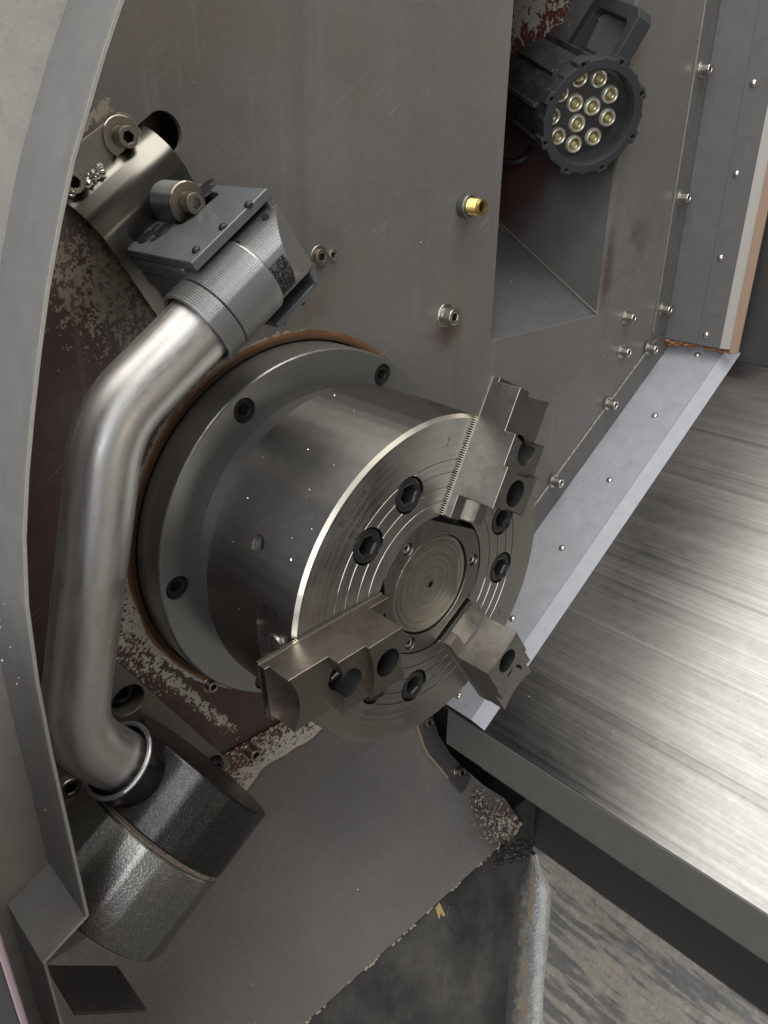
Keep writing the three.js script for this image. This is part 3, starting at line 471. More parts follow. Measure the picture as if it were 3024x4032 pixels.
// ================================================================ CHUCK
const CH = 0.0997, RC = 0.127;
const JA = [63.5, 183.5, 303.5].map(R);
const chuck = thing('lathe_chuck', 'round steel three-jaw lathe chuck on the spindle', 'chuck');
{
  const prof = [[0, -CH], [0.1255, -CH], [RC, -CH + 0.0015], [RC, -0.0024], [RC - 0.0024, 0]];
  for (const r of [0.0953, 0.0862, 0.0757, 0.0659]) prof.push([r + 0.00055, 0], [r + 0.0002, -0.0006], [r - 0.0002, -0.0006], [r - 0.00055, 0]);
  prof.push([0.0548, 0], [0.0545, -0.012], [0, -0.012]);
  let g = lathe(prof, 200, 0.3);
  const cut = [];
  const tslot = (w1, w2, w3, grow) => [[-w1, 0.002], [w1, 0.002], [w1, -0.0183 + grow], [w2, -0.0183 + grow], [w2, -0.0336 - grow], [w3, -0.0336 - grow], [w3, -0.039], [-w3, -0.039], [-w3, -0.0336 - grow], [-w2, -0.0336 - grow], [-w2, -0.0183 + grow], [-w1, -0.0183 + grow]];
  for (const a of JA) { const s = prism(tslot(0.0203, 0.0319, 0.0187, 0.0003).reverse(), 0, 0.09); s.rotateX(Math.PI / 2); s.rotateZ(Math.PI / 2); s.rotateY(0); 
    // outline (q, z) swept along the radius: (X, Y, Z) -> radial = Z
    const src = prism(tslot(0.0203, 0.0319, 0.0187, 0.0003).reverse(), 0.0465, 0.14); const p = src.attributes.position; for (let i = 0; i < p.count; i++) { const q = p.getX(i), z = p.getY(i), r = p.getZ(i); p.setXYZ(i, r * Math.cos(a) - q * Math.sin(a), r * Math.sin(a) + q * Math.cos(a), z); } src.computeVertexNormals(); cut.push(src); }
  const bolts = []; for (const j of JA) for (const d of [44.5, 75.5]) bolts.push(j + R(d));
  for (const a of bolts) { const c = cylAlong('z', 0.0134, 0.028, 40); c.translate(0.0838 * Math.cos(a), 0.0838 * Math.sin(a), 0); cut.push(c); }
  const ha = R(153.7); const hc = cylAlong('x', 0.0063, 0.04, 32); hc.translate(RC, 0, 0); hc.rotateZ(ha); hc.translate(0, 0, -0.05); cut.push(hc);
  g = csg(g, cut);
  // split the front face from the body so that the face carries its own turned finish and writing
  const q = g.index ? g.toNonIndexed() : g, P = q.attributes.position, N = q.attributes.normal, face = [], rim = [], body = []; const v = [0, 1, 2].map(() => new THREE.Vector3()), n = new THREE.Vector3();
  for (let i = 0; i < P.count; i += 3) { v.forEach((w, k) => w.fromBufferAttribute(P, i + k)); n.copy(v[1]).sub(v[0]).cross(v[2].clone().sub(v[0])).normalize(); const zm = (v[0].z + v[1].z + v[2].z) / 3, rm = (Math.hypot(v[0].x, v[0].y) + Math.hypot(v[1].x, v[1].y) + Math.hypot(v[2].x, v[2].y)) / 3;
    (Math.abs(n.z) > 0.9 && zm > -0.0003 ? face : rm > 0.1244 && zm > -0.0024 && Math.abs(n.z) > 0.3 ? rim : body).push(i); }
  const pick = (list) => { const a = [], b = []; for (const i of list) for (let k = 0; k < 3; k++) { a.push(P.getX(i + k), P.getY(i + k), P.getZ(i + k)); b.push(N.getX(i + k), N.getY(i + k), N.getZ(i + k)); } const o = new THREE.BufferGeometry(); o.setAttribute('position', new THREE.Float32BufferAttribute(a, 3)); o.setAttribute('normal', new THREE.Float32BufferAttribute(b, 3)); return o; };
  const bodyG = planar(pick(body), (w) => [w.z / 0.3, Math.atan2(w.y, w.x) * 0.127 / 0.3]);
  mesh('body', bodyG, M.body, chuck);
  for (let k = 0; k < 3; k++) { const l = rim.filter((i) => { const an = Math.atan2(P.getY(i) + P.getY(i + 1) + P.getY(i + 2), P.getX(i) + P.getX(i + 1) + P.getX(i + 2)); const d = ((an - JA[k]) / (2 * Math.PI) + 2) % 1; return d < 1 / 3; }); if (l.length) mesh('chamfer', pick(l), M.rim, chuck); }
  // face texture: turned finish, engraved lines and writing
  const S = 2048, cv = document.createElement('canvas'); cv.width = cv.height = S; const c = cv.getContext('2d');
  c.fillStyle = '#ffffff'; c.fillRect(0, 0, S, S);
  const px = (x, y) => [(x / 0.26 + 0.5) * S, (0.5 - y / 0.26) * S];
  c.save(); c.translate(S / 2, S / 2);
  for (let i = 0; i < 420; i++) { const r = (0.055 + rnd() * 0.07) / 0.26 * S, a = rnd() * 6.283; c.strokeStyle = rnd() < 0.5 ? `rgba(60,52,44,${0.02 + rnd() * 0.06})` : `rgba(255,255,255,${0.1})`; c.lineWidth = 1 + rnd() * 2; c.beginPath(); c.arc(0, 0, r, a, a + 1 + rnd() * 3); c.stroke(); }
  c.restore();
  const text = (str, ang, r, size, turn) => { const [x, y] = px(r * Math.cos(R(ang)), r * Math.sin(R(ang))); c.save(); c.translate(x, y); c.rotate(turn); c.font = `${size / 0.26 * S}px monospace`; c.textAlign = 'center'; c.fillStyle = 'rgba(38,32,27,0.5)'; c.fillText(str, 0, 0); c.restore(); };
  const dirT = -R(131.5 + 90);   // baseline runs tangentially
  text('Mass:35 kg', 131.5, 0.1165, 0.0046, dirT); text('nmax:4500 1/min', 131.5, 0.1105, 0.0046, dirT); text('Fmax:111 kN', 131.5, 0.1045, 0.0046, dirT); text('Pmax:46 kN', 131.5, 0.0985, 0.0046, dirT);
  text('1', 85, 0.1058, 0.009, -R(63.5 - 90)); text('2', -35, 0.1025, 0.009, -R(-56 - 90));
  c.strokeStyle = 'rgba(255,250,235,0.9)'; c.lineWidth = 2; for (let i = 0; i < 26; i++) { const a = R(95 + rnd() * 60), r = 0.09 + rnd() * 0.03, l = 0.002 + rnd() * 0.008, t = a + Math.PI / 2 + (rnd() - 0.5) * 0.5; c.globalAlpha = 0.2 + rnd() * 0.4; c.beginPath(); c.moveTo(...px(r * Math.cos(a), r * Math.sin(a))); c.lineTo(...px(r * Math.cos(a) + l * Math.cos(t), r * Math.sin(a) + l * Math.sin(t))); c.stroke(); } c.globalAlpha = 1;
  const ct = new THREE.CanvasTexture(cv); ct.colorSpace = THREE.SRGBColorSpace;
  const TFr = paint(1024, 1024, (u, w) => { const x = u - 0.5, y = w - 0.5, r = Math.hypot(x, y); return 0.42 + 0.2 * (vn(r * 700, 3) - 0.5) + 0.22 * (fbm(x * 14 + 20, y * 14 + 20, 4) - 0.5); }, false);
  mesh('face', planar(pick(face), (w) => [w.x / 0.26 + 0.5, w.y / 0.26 + 0.5]), std({ map: ct, rgb: [0.355, 0.338, 0.312], metalness: 1, roughness: 1, roughnessMap: TFr }), chuck);
  for (const a of bolts) { capScrew(chuck, 'bolt', [0.0838 * Math.cos(a), 0.0838 * Math.sin(a), -0.0135], { r: 0.0122, h: 0.013, mat: M.blackBolt, hex: 0.6, depth: 0.75, a0: a * 1.7 }); }
  // ribbed thread in the side hole
  const tp = []; for (let i = 0; i < 12; i++) tp.push([0.0062, -0.0135 + i * 0.0011], [0.0052, -0.0135 + i * 0.0011 + 0.00055]); tp.push([0.0062, -0.0005]);
  const tg = lathe(tp, 32); tg.rotateY(Math.PI / 2); tg.translate(RC, 0, 0); tg.rotateZ(ha); tg.translate(0, 0, -0.05); mesh('threaded_hole', tg, M.bolt, chuck); { const b = cylAlong('x', 0.0064, 0.001, 24); b.translate(RC - 0.0075, 0, 0); b.rotateZ(ha); b.translate(0, 0, -0.05); mesh('hole_bottom', b, M.void, chuck); }
  // cover plate with a flat towards each jaw, round plug in the middle
  const cp = []; for (let i = 0; i < 240; i++) { const a = i / 240 * 2 * Math.PI; let r = 0.0539; for (const j of JA) { const d = Math.cos(a - j); if (d > 0) r = Math.min(r, 0.0468 / d); } cp.push([r * Math.cos(a), r * Math.sin(a)]); }
  const smallA = JA.map((j) => j + R(60));
  const plate = prism(cp, -0.0118, -0.0003, 0.0003, [circlePath(0, 0, 0.0394, 80), ...smallA.map((a) => circlePath(0.0466 * Math.cos(a), 0.0466 * Math.sin(a), 0.0050, 24))]);
  mesh('cover_plate', triplanar(plate, 0.3), M.jaw, chuck);
  for (const a of smallA) capScrew(chuck, 'small_screw', [0.0466 * Math.cos(a), 0.0466 * Math.sin(a), -0.0065], { r: 0.0041, h: 0.0045, mat: M.bolt, a0: a });
  const pl = [[0, -0.0095], [0.0024, -0.0095], [0.0026, -0.0012]]; for (let i = 0; i <= 30; i++) { const r = 0.003 + i / 30 * 0.0335; pl.push([r, -0.0012 + 0.00009 * Math.sin(i * 2.1) - 0.0002 * (1 - i / 30)]); } pl.push([0.0372, -0.0012], [0.0384, -0.002], [0.0384, -0.011]);
  const TPl = paint(512, 512, (u, w) => { const r = Math.hypot(u - 0.5, w - 0.5), a = Math.atan2(w - 0.5, u - 0.5), k = 0.8 + 0.35 * (vn(r * 90, a * 1.1 + 10) - 0.5) + 0.2 * (vn(r * 260, a * 2) - 0.5); return [k, k * 0.97, k * 0.9]; });
  mesh('centre_plug', planar(lathe(pl, 96), (w) => [w.x / 0.08 + 0.5, w.y / 0.08 + 0.5]), std({ map: TPl, rgb: [0.52, 0.495, 0.45], metalness: 1, roughness: 0.3 }), chuck);
  // sliding master jaws in the slots and the stepped hard jaws on top
  const master = (a) => { const src = prism(tslot(0.0199, 0.0315, 0.0183, 0).map(([x, y]) => [x, Math.min(y, -0.0004)]).reverse(), 0.0538, 0.1205, 0.0003), p = src.attributes.position; for (let i = 0; i < p.count; i++) { const qq = p.getX(i), z = p.getY(i), r = p.getZ(i); p.setXYZ(i, r, qq, z); } src.computeVertexNormals(); return triplanar(src, 0.3); };
  const masterG = master();
  const JP = [[0.0525, 0.003], [0.0525, 0.0095], [0.0695, 0.0095], [0.0695, 0.0397], [0.099, 0.0397], [0.099, 0.0365], [0.121, 0.0365], [0.121, 0.0277], [0.1512, 0.0277], [0.1512, 0.0092], [0.1545, 0.0092], [0.1545, 0.003]];
  let jg = prism(JP, -0.02, 0.02, 0.0004); { const p = jg.attributes.position; for (let i = 0; i < p.count; i++) p.setXYZ(i, p.getX(i), -p.getZ(i), p.getY(i)); jg.computeVertexNormals(); }
  const arc = (u, sag, z0, z1, dir) => { const Rr = (0.0004 + sag * sag) / (2 * sag), c2 = cylAlong('z', Rr, z1 - z0, 96); c2.translate(u + dir * (Rr - sag), 0, (z0 + z1) / 2); return c2; };
  const jc = [arc(0.099, 0.0035, 0.0365, 0.06, 1), arc(0.121, 0.0042, 0.0277, 0.06, 1), arc(0.1512, 0.0062, 0.0092, 0.06, 1), arc(0.0695, 0.0022, 0.0095, 0.06, -1), arc(0.1545, 0.005, 0.004, 0.0085, 1)];
  const hole = (u, r, z0) => { const c2 = cylAlong('z', r, 0.08, 48); c2.translate(u, 0, z0 + 0.04); return c2; };
  jc.push(hole(0.0834, 0.0098, 0.012), hole(0.1128, 0.0098, 0.012));
  { const b = new THREE.BoxGeometry(0.0175, 0.0185, 0.03); b.translate(0.0595, 0, -0.0052); jc.push(b); }
  jg = triplanar(csg(jg, jc), 0.3);
  const teeth = []; { const n = 60, pitch = 0.0017, p = []; for (let i = 0; i < n; i++) { const x = 0.0525 + i * pitch; p.push([x, 0.0029], [x + pitch * 0.12, 0.0001], [x + pitch * 0.4, 0.0001], [x + pitch * 0.52, 0.0029]); } p.push([0.0525 + n * pitch, 0.0029]); const s = prism([...p, [0.1545, 0.0033], [0.0525, 0.0033]], -0.0206, 0.0206), q2 = s.attributes.position; for (let i = 0; i < q2.count; i++) q2.setXYZ(i, q2.getX(i), -q2.getZ(i), q2.getY(i)); s.computeVertexNormals(); teeth.push(s); }
  JA.forEach((a, k) => {
    const mj = mesh('master_jaw', masterG, k ? M.jaw : M.jaw, chuck); mj.rotation.z = a;
    const j = mesh('stepped_jaw', jg, k === 1 ? M.jawRust : M.jaw, chuck); j.rotation.z = a; j.userData.label = ['stepped jaw at the upper right of the chuck', 'rust-tinged stepped jaw at the lower left of the chuck', 'stepped jaw at the lower right of the chuck'][k];
    mesh('serration', teeth[0], M.serr, j);
    for (const [u, zt2] of [[0.0834, 0.0388], [0.1128, 0.0271]]) { const l = mesh('counterbore', lathe([[0.0097, 0.012], [0.0097, zt2]], 40), M.blackBolt, j); l.position.x = u; }
    { const w = new THREE.LatheGeometry([new THREE.Vector2(0.0097, 0.0271), new THREE.Vector2(0.0097, 0.0358)], 28, R(159), R(222)); w.rotateX(Math.PI / 2); mesh('counterbore', w, M.blackBolt, j).position.x = 0.1128; }
    capScrew(j, 'jaw_screw', [0.0834, 0, 0.0123], { r: 0.0086, h: 0.0005, mat: M.blackBolt });
    capScrew(j, 'jaw_screw', [0.1128, 0, 0.0123], { r: 0.0088, h: k === 1 ? 0.008 : 0.0005, mat: k === 1 ? M.oldBolt : M.blackBolt });
    const sc = new THREE.Group(); sc.name = 'end_screw'; sc.position.set(0.1205, 0, -0.027); sc.rotation.y = Math.PI / 2; mj.add(sc);
    mesh('screw_cone', lathe([[0.008, 0.0002], [0.0075, 0.002], [0.003, 0.0042], [0, 0.0045]], 32), M.bolt, sc);
  });
}

// ================================================================ TOOL SETTING ARM (frame: x = hub axis, y = across it, z out of the wall)
{
  const arm = thing('tool_setting_arm', 'bent steel tube arm with a black swivel hub and ribbed collar', 'arm', [0, 0, 0], A34);
  const zt = -0.07, rt = 0.0199;
  // tube centre line in the arm frame
  const loc = (x, y) => [x * E1.x + y * E1.y, x * E2.x + y * E2.y];
  const u = [Math.cos(R(74.4 - 34.2)), Math.sin(R(74.4 - 34.2))], n = [-u[1], u[0]];   // straight part
  const cW = 0.2257;                                                                   // its offset from the origin
  const s0 = -0.2223, yU = 0.2340;                                                      // hub branch x, upper part y
  // corner points: branch line x = s0 with straight, straight with y = yU
  const onStraight = (t) => [n[0] * cW + u[0] * t, n[1] * cW + u[1] * t];
  const t1 = (s0 - n[0] * cW) / u[0], t2 = (yU - n[1] * cW) / u[1], C1 = onStraight(t1), C2 = onStraight(t2);
  const bend = (P, d0, d1, rad) => { const a = Math.acos(d0[0] * d1[0] + d0[1] * d1[1]), k = rad * Math.tan(a / 2); return [[P[0] - d0[0] * k, P[1] - d0[1] * k], [P[0] + d1[0] * k, P[1] + d1[1] * k], rad, a]; };
  const pts = [];
  const arcPts = (P, d0, d1, rad, m) => { const [a, b] = bend(P, d0, d1, rad), cr = d0[0] * d1[1] - d0[1] * d1[0], sg = Math.sign(cr), c = [a[0] - d0[1] * sg * rad, a[1] + d0[0] * sg * rad]; const a0 = Math.atan2(a[1] - c[1], a[0] - c[0]); let a1 = Math.atan2(b[1] - c[1], b[0] - c[0]); let da = a1 - a0; while (da > Math.PI) da -= 2 * Math.PI; while (da < -Math.PI) da += 2 * Math.PI; for (let i = 0; i <= m; i++) { const q = a0 + da * i / m; pts.push(new THREE.Vector3(c[0] + rad * Math.cos(q), c[1] + rad * Math.sin(q), zt)); } };
  pts.push(new THREE.Vector3(s0, 0.035, zt));
  arcPts(C1, [0, 1], u, 0.052, 14); arcPts(C2, u, [1, 0], 0.062, 14);
  pts.push(new THREE.Vector3(0.02, yU, zt));
  class Poly extends THREE.Curve { constructor(p) { super(); this.p = p; this.l = [0]; for (let i = 1; i < p.length; i++) this.l.push(this.l[i - 1] + p[i].distanceTo(p[i - 1])); } getPoint(t, o = new THREE.Vector3()) { const s = t * this.l.at(-1); let i = 1; while (i < this.l.length - 1 && this.l[i] < s) i++; return o.copy(this.p[i - 1]).lerp(this.p[i], (s - this.l[i - 1]) / (this.l[i] - this.l[i - 1])); } }
  const curve = new THREE.CatmullRomCurve3(new Poly(pts).getSpacedPoints(70));
  mesh('tube', new THREE.TubeGeometry(curve, 200, rt, 48, false), M.tube, arm);
  // collar, ribbed by fine turning
  const along = (geo) => { geo.rotateY(Math.PI / 2); geo.translate(0, yU - 0.0003, zt); return geo; };
  const ribs = (x0, x1, r, p) => { const o = []; for (let x = x0; x < x1 - p * 0.4; x += p) o.push([r, x], [r - 0.0007, x + p * 0.5]); o.push([r, x1]); return o; };
  mesh('collar', along(lathe([[rt + 0.002, 0.012], [rt + 0.0022, 0.0005], [0.0235, -0.0004], [0.0246, 0.0004], ...ribs(0.0008, 0.0128, 0.0248, 0.0015)], 80, 0.25)), M.collar, arm);
  mesh('groove', along(lathe([[0.0236, 0.0128], [0.0236, 0.0142]], 64)), M.blackBolt, arm);
  mesh('sleeve', along(lathe([[0.024, 0.0138], ...ribs(0.0142, 0.046, 0.0248, 0.0015), [0.0244, 0.0472], [0.0215, 0.0472]], 80, 0.25)), M.collar, arm);
  // probe housing: round with one flat and a rough square window
  let ph = lathe([[0, 0.046], ...ribs(0.0462, 0.0815, 0.0228, 0.0015), [0.0225, 0.0825], [0.0205, 0.0845], [0, 0.0845], [0, 0.046]], 72, 0.25);
  const wa = R(40);
  const win = box(0.0, 0.02, -0.0085, 0.0085, 0.0495, 0.0715); win.translate(0.0212, 0, 0); win.rotateZ(-R(0));
  ph = along(ph); { const b = new THREE.BoxGeometry(0.2, 0.2, 0.06); b.translate(0, 0, 0.03); const q = new THREE.Quaternion().setFromUnitVectors(new THREE.Vector3(0, 0, 1), new THREE.Vector3(1, 0, 1.19).normalize()); b.applyQuaternion(q); b.translate(0.0887, yU, zt); ph = csg(ph, [b]); } mesh('probe_housing', triplanar(ph, 0.3), M.collar, arm);
  const TW = paint(128, 128, (a, b) => { const q = fbm(a * 22, b * 22, 3); return q > 0.55 ? [0.12, 0.12, 0.12] : [0.015, 0.015, 0.016]; });
  { const g = new THREE.PlaneGeometry(1, 1, 12, 16), q = g.attributes.position; for (let i = 0; i < q.count; i++) { const a = R(-41 + 57 * (q.getY(i) + 0.5)), x = 0.0476 + (q.getX(i) + 0.5) * 0.0128; q.setXYZ(i, x, yU + 0.02295 * Math.sin(a), zt + 0.02295 * Math.cos(a)); } g.computeVertexNormals();
    mesh('rough_window', g, std({ map: TW, roughness: 0.55, metalness: 0.4, bumpMap: rep(TGrain, 0.2), bumpScale: 0.0012 }), arm); }
  for (const [x, a] of [[0.0477, 76], [0.0715, 73]]) { const c = cylAlong('z', 0.0021, 0.001, 16); const m = mesh('pin_hole', c, M.void, arm); m.position.set(x, yU + 0.0227 * Math.sin(R(a)), zt + 0.0227 * Math.cos(R(a))); m.quaternion.setFromUnitVectors(new THREE.Vector3(0, 0, 1), new THREE.Vector3(0, Math.sin(R(a)), Math.cos(R(a)))); }
  // swivel hub: head with the tube socket, ring, base
  const hy = -0.0052, hr = 0.0569, hub = (geo) => { geo.rotateY(Math.PI / 2); geo.translate(0, hy, zt); return geo; };
  let head = hub(lathe([[0, -0.2465], [hr - 0.001, -0.2465], [hr, -0.2455], [hr, -0.1985], [hr - 0.0006, -0.1972], [hr - 0.0025, -0.1968], [0, -0.1968]], 112, 0.4));
  const br = lathe([[0, 0], [0.0258, 0], [0.0258, 0.0697], [0.0248, 0.0704], [0, 0.0704]], 64, 0.4); br.rotateX(-Math.PI / 2); br.translate(s0, hy, zt);
  head = csg(head, [br], ADDITION);
  const bore = cylAlong('y', 0.0228, 0.03, 56); bore.translate(s0, hy + 0.0704, zt); head = csg(head, [bore]);
  const hubUV = (g) => planar(g, (v) => [Math.atan2(v.y - hy, v.z - zt) * hr / 0.3, v.x / 0.3]);
  mesh('hub_head', hubUV(head), M.castHead, arm);
  const rg = lathe([[0.0229, 0], [0.0262, 0], [0.0262, 0.0012], [0.0254, 0.002], [0.0238, 0.002], [0.0229, 0.001]], 72); rg.rotateX(-Math.PI / 2); rg.translate(s0, hy + 0.0692, zt); mesh('socket_rim', rg, std({ rgb: [0.4, 0.4, 0.4], metalness: 0.9, roughness: 0.4 }), arm);
  const sl = lathe([[rt + 0.0001, 0], [0.0229, 0]], 56); sl.rotateX(-Math.PI / 2); sl.translate(s0, hy + 0.062, zt); mesh('socket_seal', sl, M.black, arm);
  mesh('spring_ring', hub(lathe([[0.0545, -0.2502], [0.0562, -0.2498], [0.0567, -0.2484], [0.0562, -0.247], [0.0545, -0.2466]], 112)), std({ rgb: [0.34, 0.27, 0.22], metalness: 0.9, roughness: 0.45, bumpMap: rep(TGrain, 1, 20), bumpScale: 0.0005 }), arm);
  mesh('hub_base', hubUV(hub(lathe([[0, -0.2502], [hr - 0.0012, -0.2502], [hr, -0.2514], [hr, -0.306], [hr - 0.0012, -0.3095], [hr - 0.004, -0.311], [0, -0.311]], 112, 0.4))), M.cast, arm);
}
// plate that carries the hub
{
  const f = thing('hub_plate', 'flat grey steel mounting plate behind the swivel hub', 'plate', [0, 0, 0], A34);
  const toL = (x, y) => [x * E1.x + y * E1.y, x * E2.x + y * E2.y], w = [toL(-0.1779, -0.0592), toL(-0.1048, -0.1891), toL(-0.1171, -0.1948)];
  const xr = (w[0][0] + w[1][0]) / 2, yt = w[0][1], yb = w[1][1];
  const c1 = toL(-0.1826, -0.0799), c2 = toL(-0.1207, -0.1832);
  const holes = [circlePath(c1[0], c1[1], 0.0125, 36), circlePath(c2[0], c2[1], 0.0085, 36)];
  mesh('plate', triplanar(prism([toL(-0.186, -0.0452), toL(-0.1779, -0.0592), toL(-0.1048, -0.1891), toL(-0.1171, -0.2096), [-0.285, -0.108], [-0.285, 0.0]].reverse(), ZW, -0.13, 0.0008, holes), 0.3), std({ rgb: [0.17, 0.155, 0.135], metalness: 0.35, roughness: 0.5, map: rep(TGrime, 6) }), f);
  capScrew(f, 'screw', [c1[0], c1[1], ZW + 0.003], { r: 0.0098, h: 0.012, mat: M.blackBolt });
  capScrew(f, 'screw', [c2[0], c2[1], -0.138], { r: 0.0075, h: 0.013, mat: M.blackBolt });
  const ls = toL(-0.2367, -0.1234); capScrew(f, 'screw', [ls[0], ls[1], -0.13], { r: 0.008, h: 0.008, mat: M.oldBolt });
}

// ================================================================ DOCKING SADDLE AND BLOCK
{
  const s = thing('docking_saddle', 'shiny bent steel saddle plate coming out of the wall slot', 'bracket', [0, 0, 0], A34);
  // profile [y, z]: out of the wall, round bend, flat face parallel to the wall
  const prof = [[0.3085, -0.182], [0.3085, -0.1665]]; const rb = 0.03, cy = 0.3085 - rb, cz = -0.1665;
  for (let i = 1; i <= 14; i++) { const a = i / 14 * Math.PI / 2; prof.push([cy + rb * Math.cos(a), cz + rb * Math.sin(a)]); }
  prof.push([0.205, cz + rb - 0.016]); const t = 0.003;
  const inner = prof.map(([y, z], i) => i < 2 ? [y - t, z] : i < 16 ? [cy + (rb - t) * Math.cos((i - 1) / 14 * Math.PI / 2), cz + (rb - t) * Math.sin((i - 1) / 14 * Math.PI / 2)] : [y, z - t]);
  const src = prism([...prof, ...inner.reverse()], 0.0112, 0.0815, 0.0004), p = src.attributes.position;
  for (let i = 0; i < p.count; i++) p.setXYZ(i, p.getZ(i), p.getX(i), p.getY(i));
  src.computeVertexNormals(); mesh('bent_plate', triplanar(toCreasedNormals(src.index ? src.toNonIndexed() : src, 0.6), 0.3), M.saddle, s);

  const d = thing('docking_block', 'blue grey cast docking block housing the probe', 'block', [0, 0, 0], A34);
  const yT = 0.2665, zF = -0.0645, th = 0.006, xL = 0.0185, xR = 0.0825, yB = 0.2005, zB = -0.1415;
  // top plate with a notch for the screw, outline in (x, z)
  const top = [[xL, zF], [xR, zF], [xR, -0.1415], [0.0755, -0.1415], [0.0757, -0.1085], [0.0735, -0.1035], [0.047, -0.1085], [0.0455, -0.1115], [0.0465, -0.1415], [xL + 0.004, -0.1415], [xL, -0.138]];
  const tp = prism(top, 0, th, 0.0009, [], 3); { const q = tp.attributes.position; for (let i = 0; i < q.count; i++) q.setXYZ(i, q.getX(i), yT - q.getZ(i), q.getY(i)); const ix = tp.index; tp.computeVertexNormals(); }
  mesh('top_plate', triplanar(tp, 0.3), M.dock, d);
  mesh('end_plate', triplanar(box(xR - 0.0036, xR + 0.0003, yB, yT - 0.003, zB, zF - 0.0004, 0.0009), 0.3), M.dock, d);
  mesh('bottom_plate', triplanar(box(0.042, xR, yB - 0.0038, yB + 0.0002, zB, zF - 0.002, 0.0009), 0.3), M.dock, d);
  mesh('back_plate', triplanar(box(xL + 0.003, xR, yB, yT - 0.004, zB - 0.001, zB + 0.012, 0.002), 0.3), M.dock, d);
  mesh('side_flange', triplanar(box(xL - 0.001, xL + 0.026, yT - 0.0165, yT - 0.0062, -0.142, -0.082, 0.003), 0.3), M.dock, d);
  mesh('side_foot', triplanar(box(xL + 0.0005, xL + 0.02, yT - 0.036, yT - 0.0168, -0.142, -0.098, 0.003), 0.3), M.dock, d);
  // screw boss along z with washer and cap screw
  const bx = 0.0585, by = 0.2715; const toL = (x, y) => [x * E1.x + y * E1.y, x * E2.x + y * E2.y];
  mesh('boss', (() => { const g = lathe([[0, -0.158], [0.0105, -0.158], [0.0118, -0.156], [0.0118, -0.1225], [0, -0.1225]], 40); g.translate(0, 0, 0); return g; })(), M.dock, d).position.set(bx, by, 0.008);
  mesh('boss_web', triplanar(box(bx - 0.0118, bx + 0.0118, by - 0.014, by, -0.142, -0.122, 0.002), 0.3), M.dock, d);
  const sc = new THREE.Group(); sc.name = 'clamp_screw'; sc.position.set(bx, by, -0.1143); d.add(sc);
  mesh('washer', lathe([[0.004, 0], [0.0122, 0], [0.0122, 0.0012], [0.0115, 0.0019], [0.004, 0.0019]], 40), M.oldBolt, sc);
  mesh('head', prism(ngon(0.0062, 36), 0.0019, 0.0105, 0.0007, [ngon(0.0034, 6, 0.2).reverse()]), M.oldBolt, sc);
  mesh('socket', prism(ngon(0.0036, 6, 0.2), 0.003, 0.0062), M.bolt, sc);
  for (const [x, z] of [[0.0675, -0.0655], [0.0478, -0.068], [0.0277, -0.0708]]) { const g = new THREE.SphereGeometry(0.0026, 20, 12); g.scale(1, 0.75, 1); const m = mesh('pin', g, M.blackBolt, d); m.position.set(x, yT + 0.0002, z); }
  for (const [x, z] of [[0.066, -0.069], [0.048, -0.07]]) { const g = new THREE.SphereGeometry(0.0022, 16, 10); const m = mesh('pin', g, M.blackBolt, d); m.position.set(x, yB - 0.004, z); }
  // smeared black sealant on the top plate
  const bl = []; for (let i = 0; i < 46; i++) { const a = rnd(), g = new THREE.SphereGeometry(0.0008 + rnd() * rnd() * 0.006, 12, 6); g.scale(0.6 + rnd() * 1.4, 0.12 + rnd() * 0.2, 0.5 + rnd()); g.rotateY(rnd() * 3); const left = rnd() < 0.5; g.translate(left ? 0.03 + rnd() * 0.014 : 0.0715 + rnd() * 0.009, yT, left ? -0.138 + rnd() * 0.022 : -0.135 + rnd() * 0.022); bl.push(g); }
  const bs = mesh('sealant_smear', merged(bl), M.black, d); bs.userData.kind = 'stuff';
}

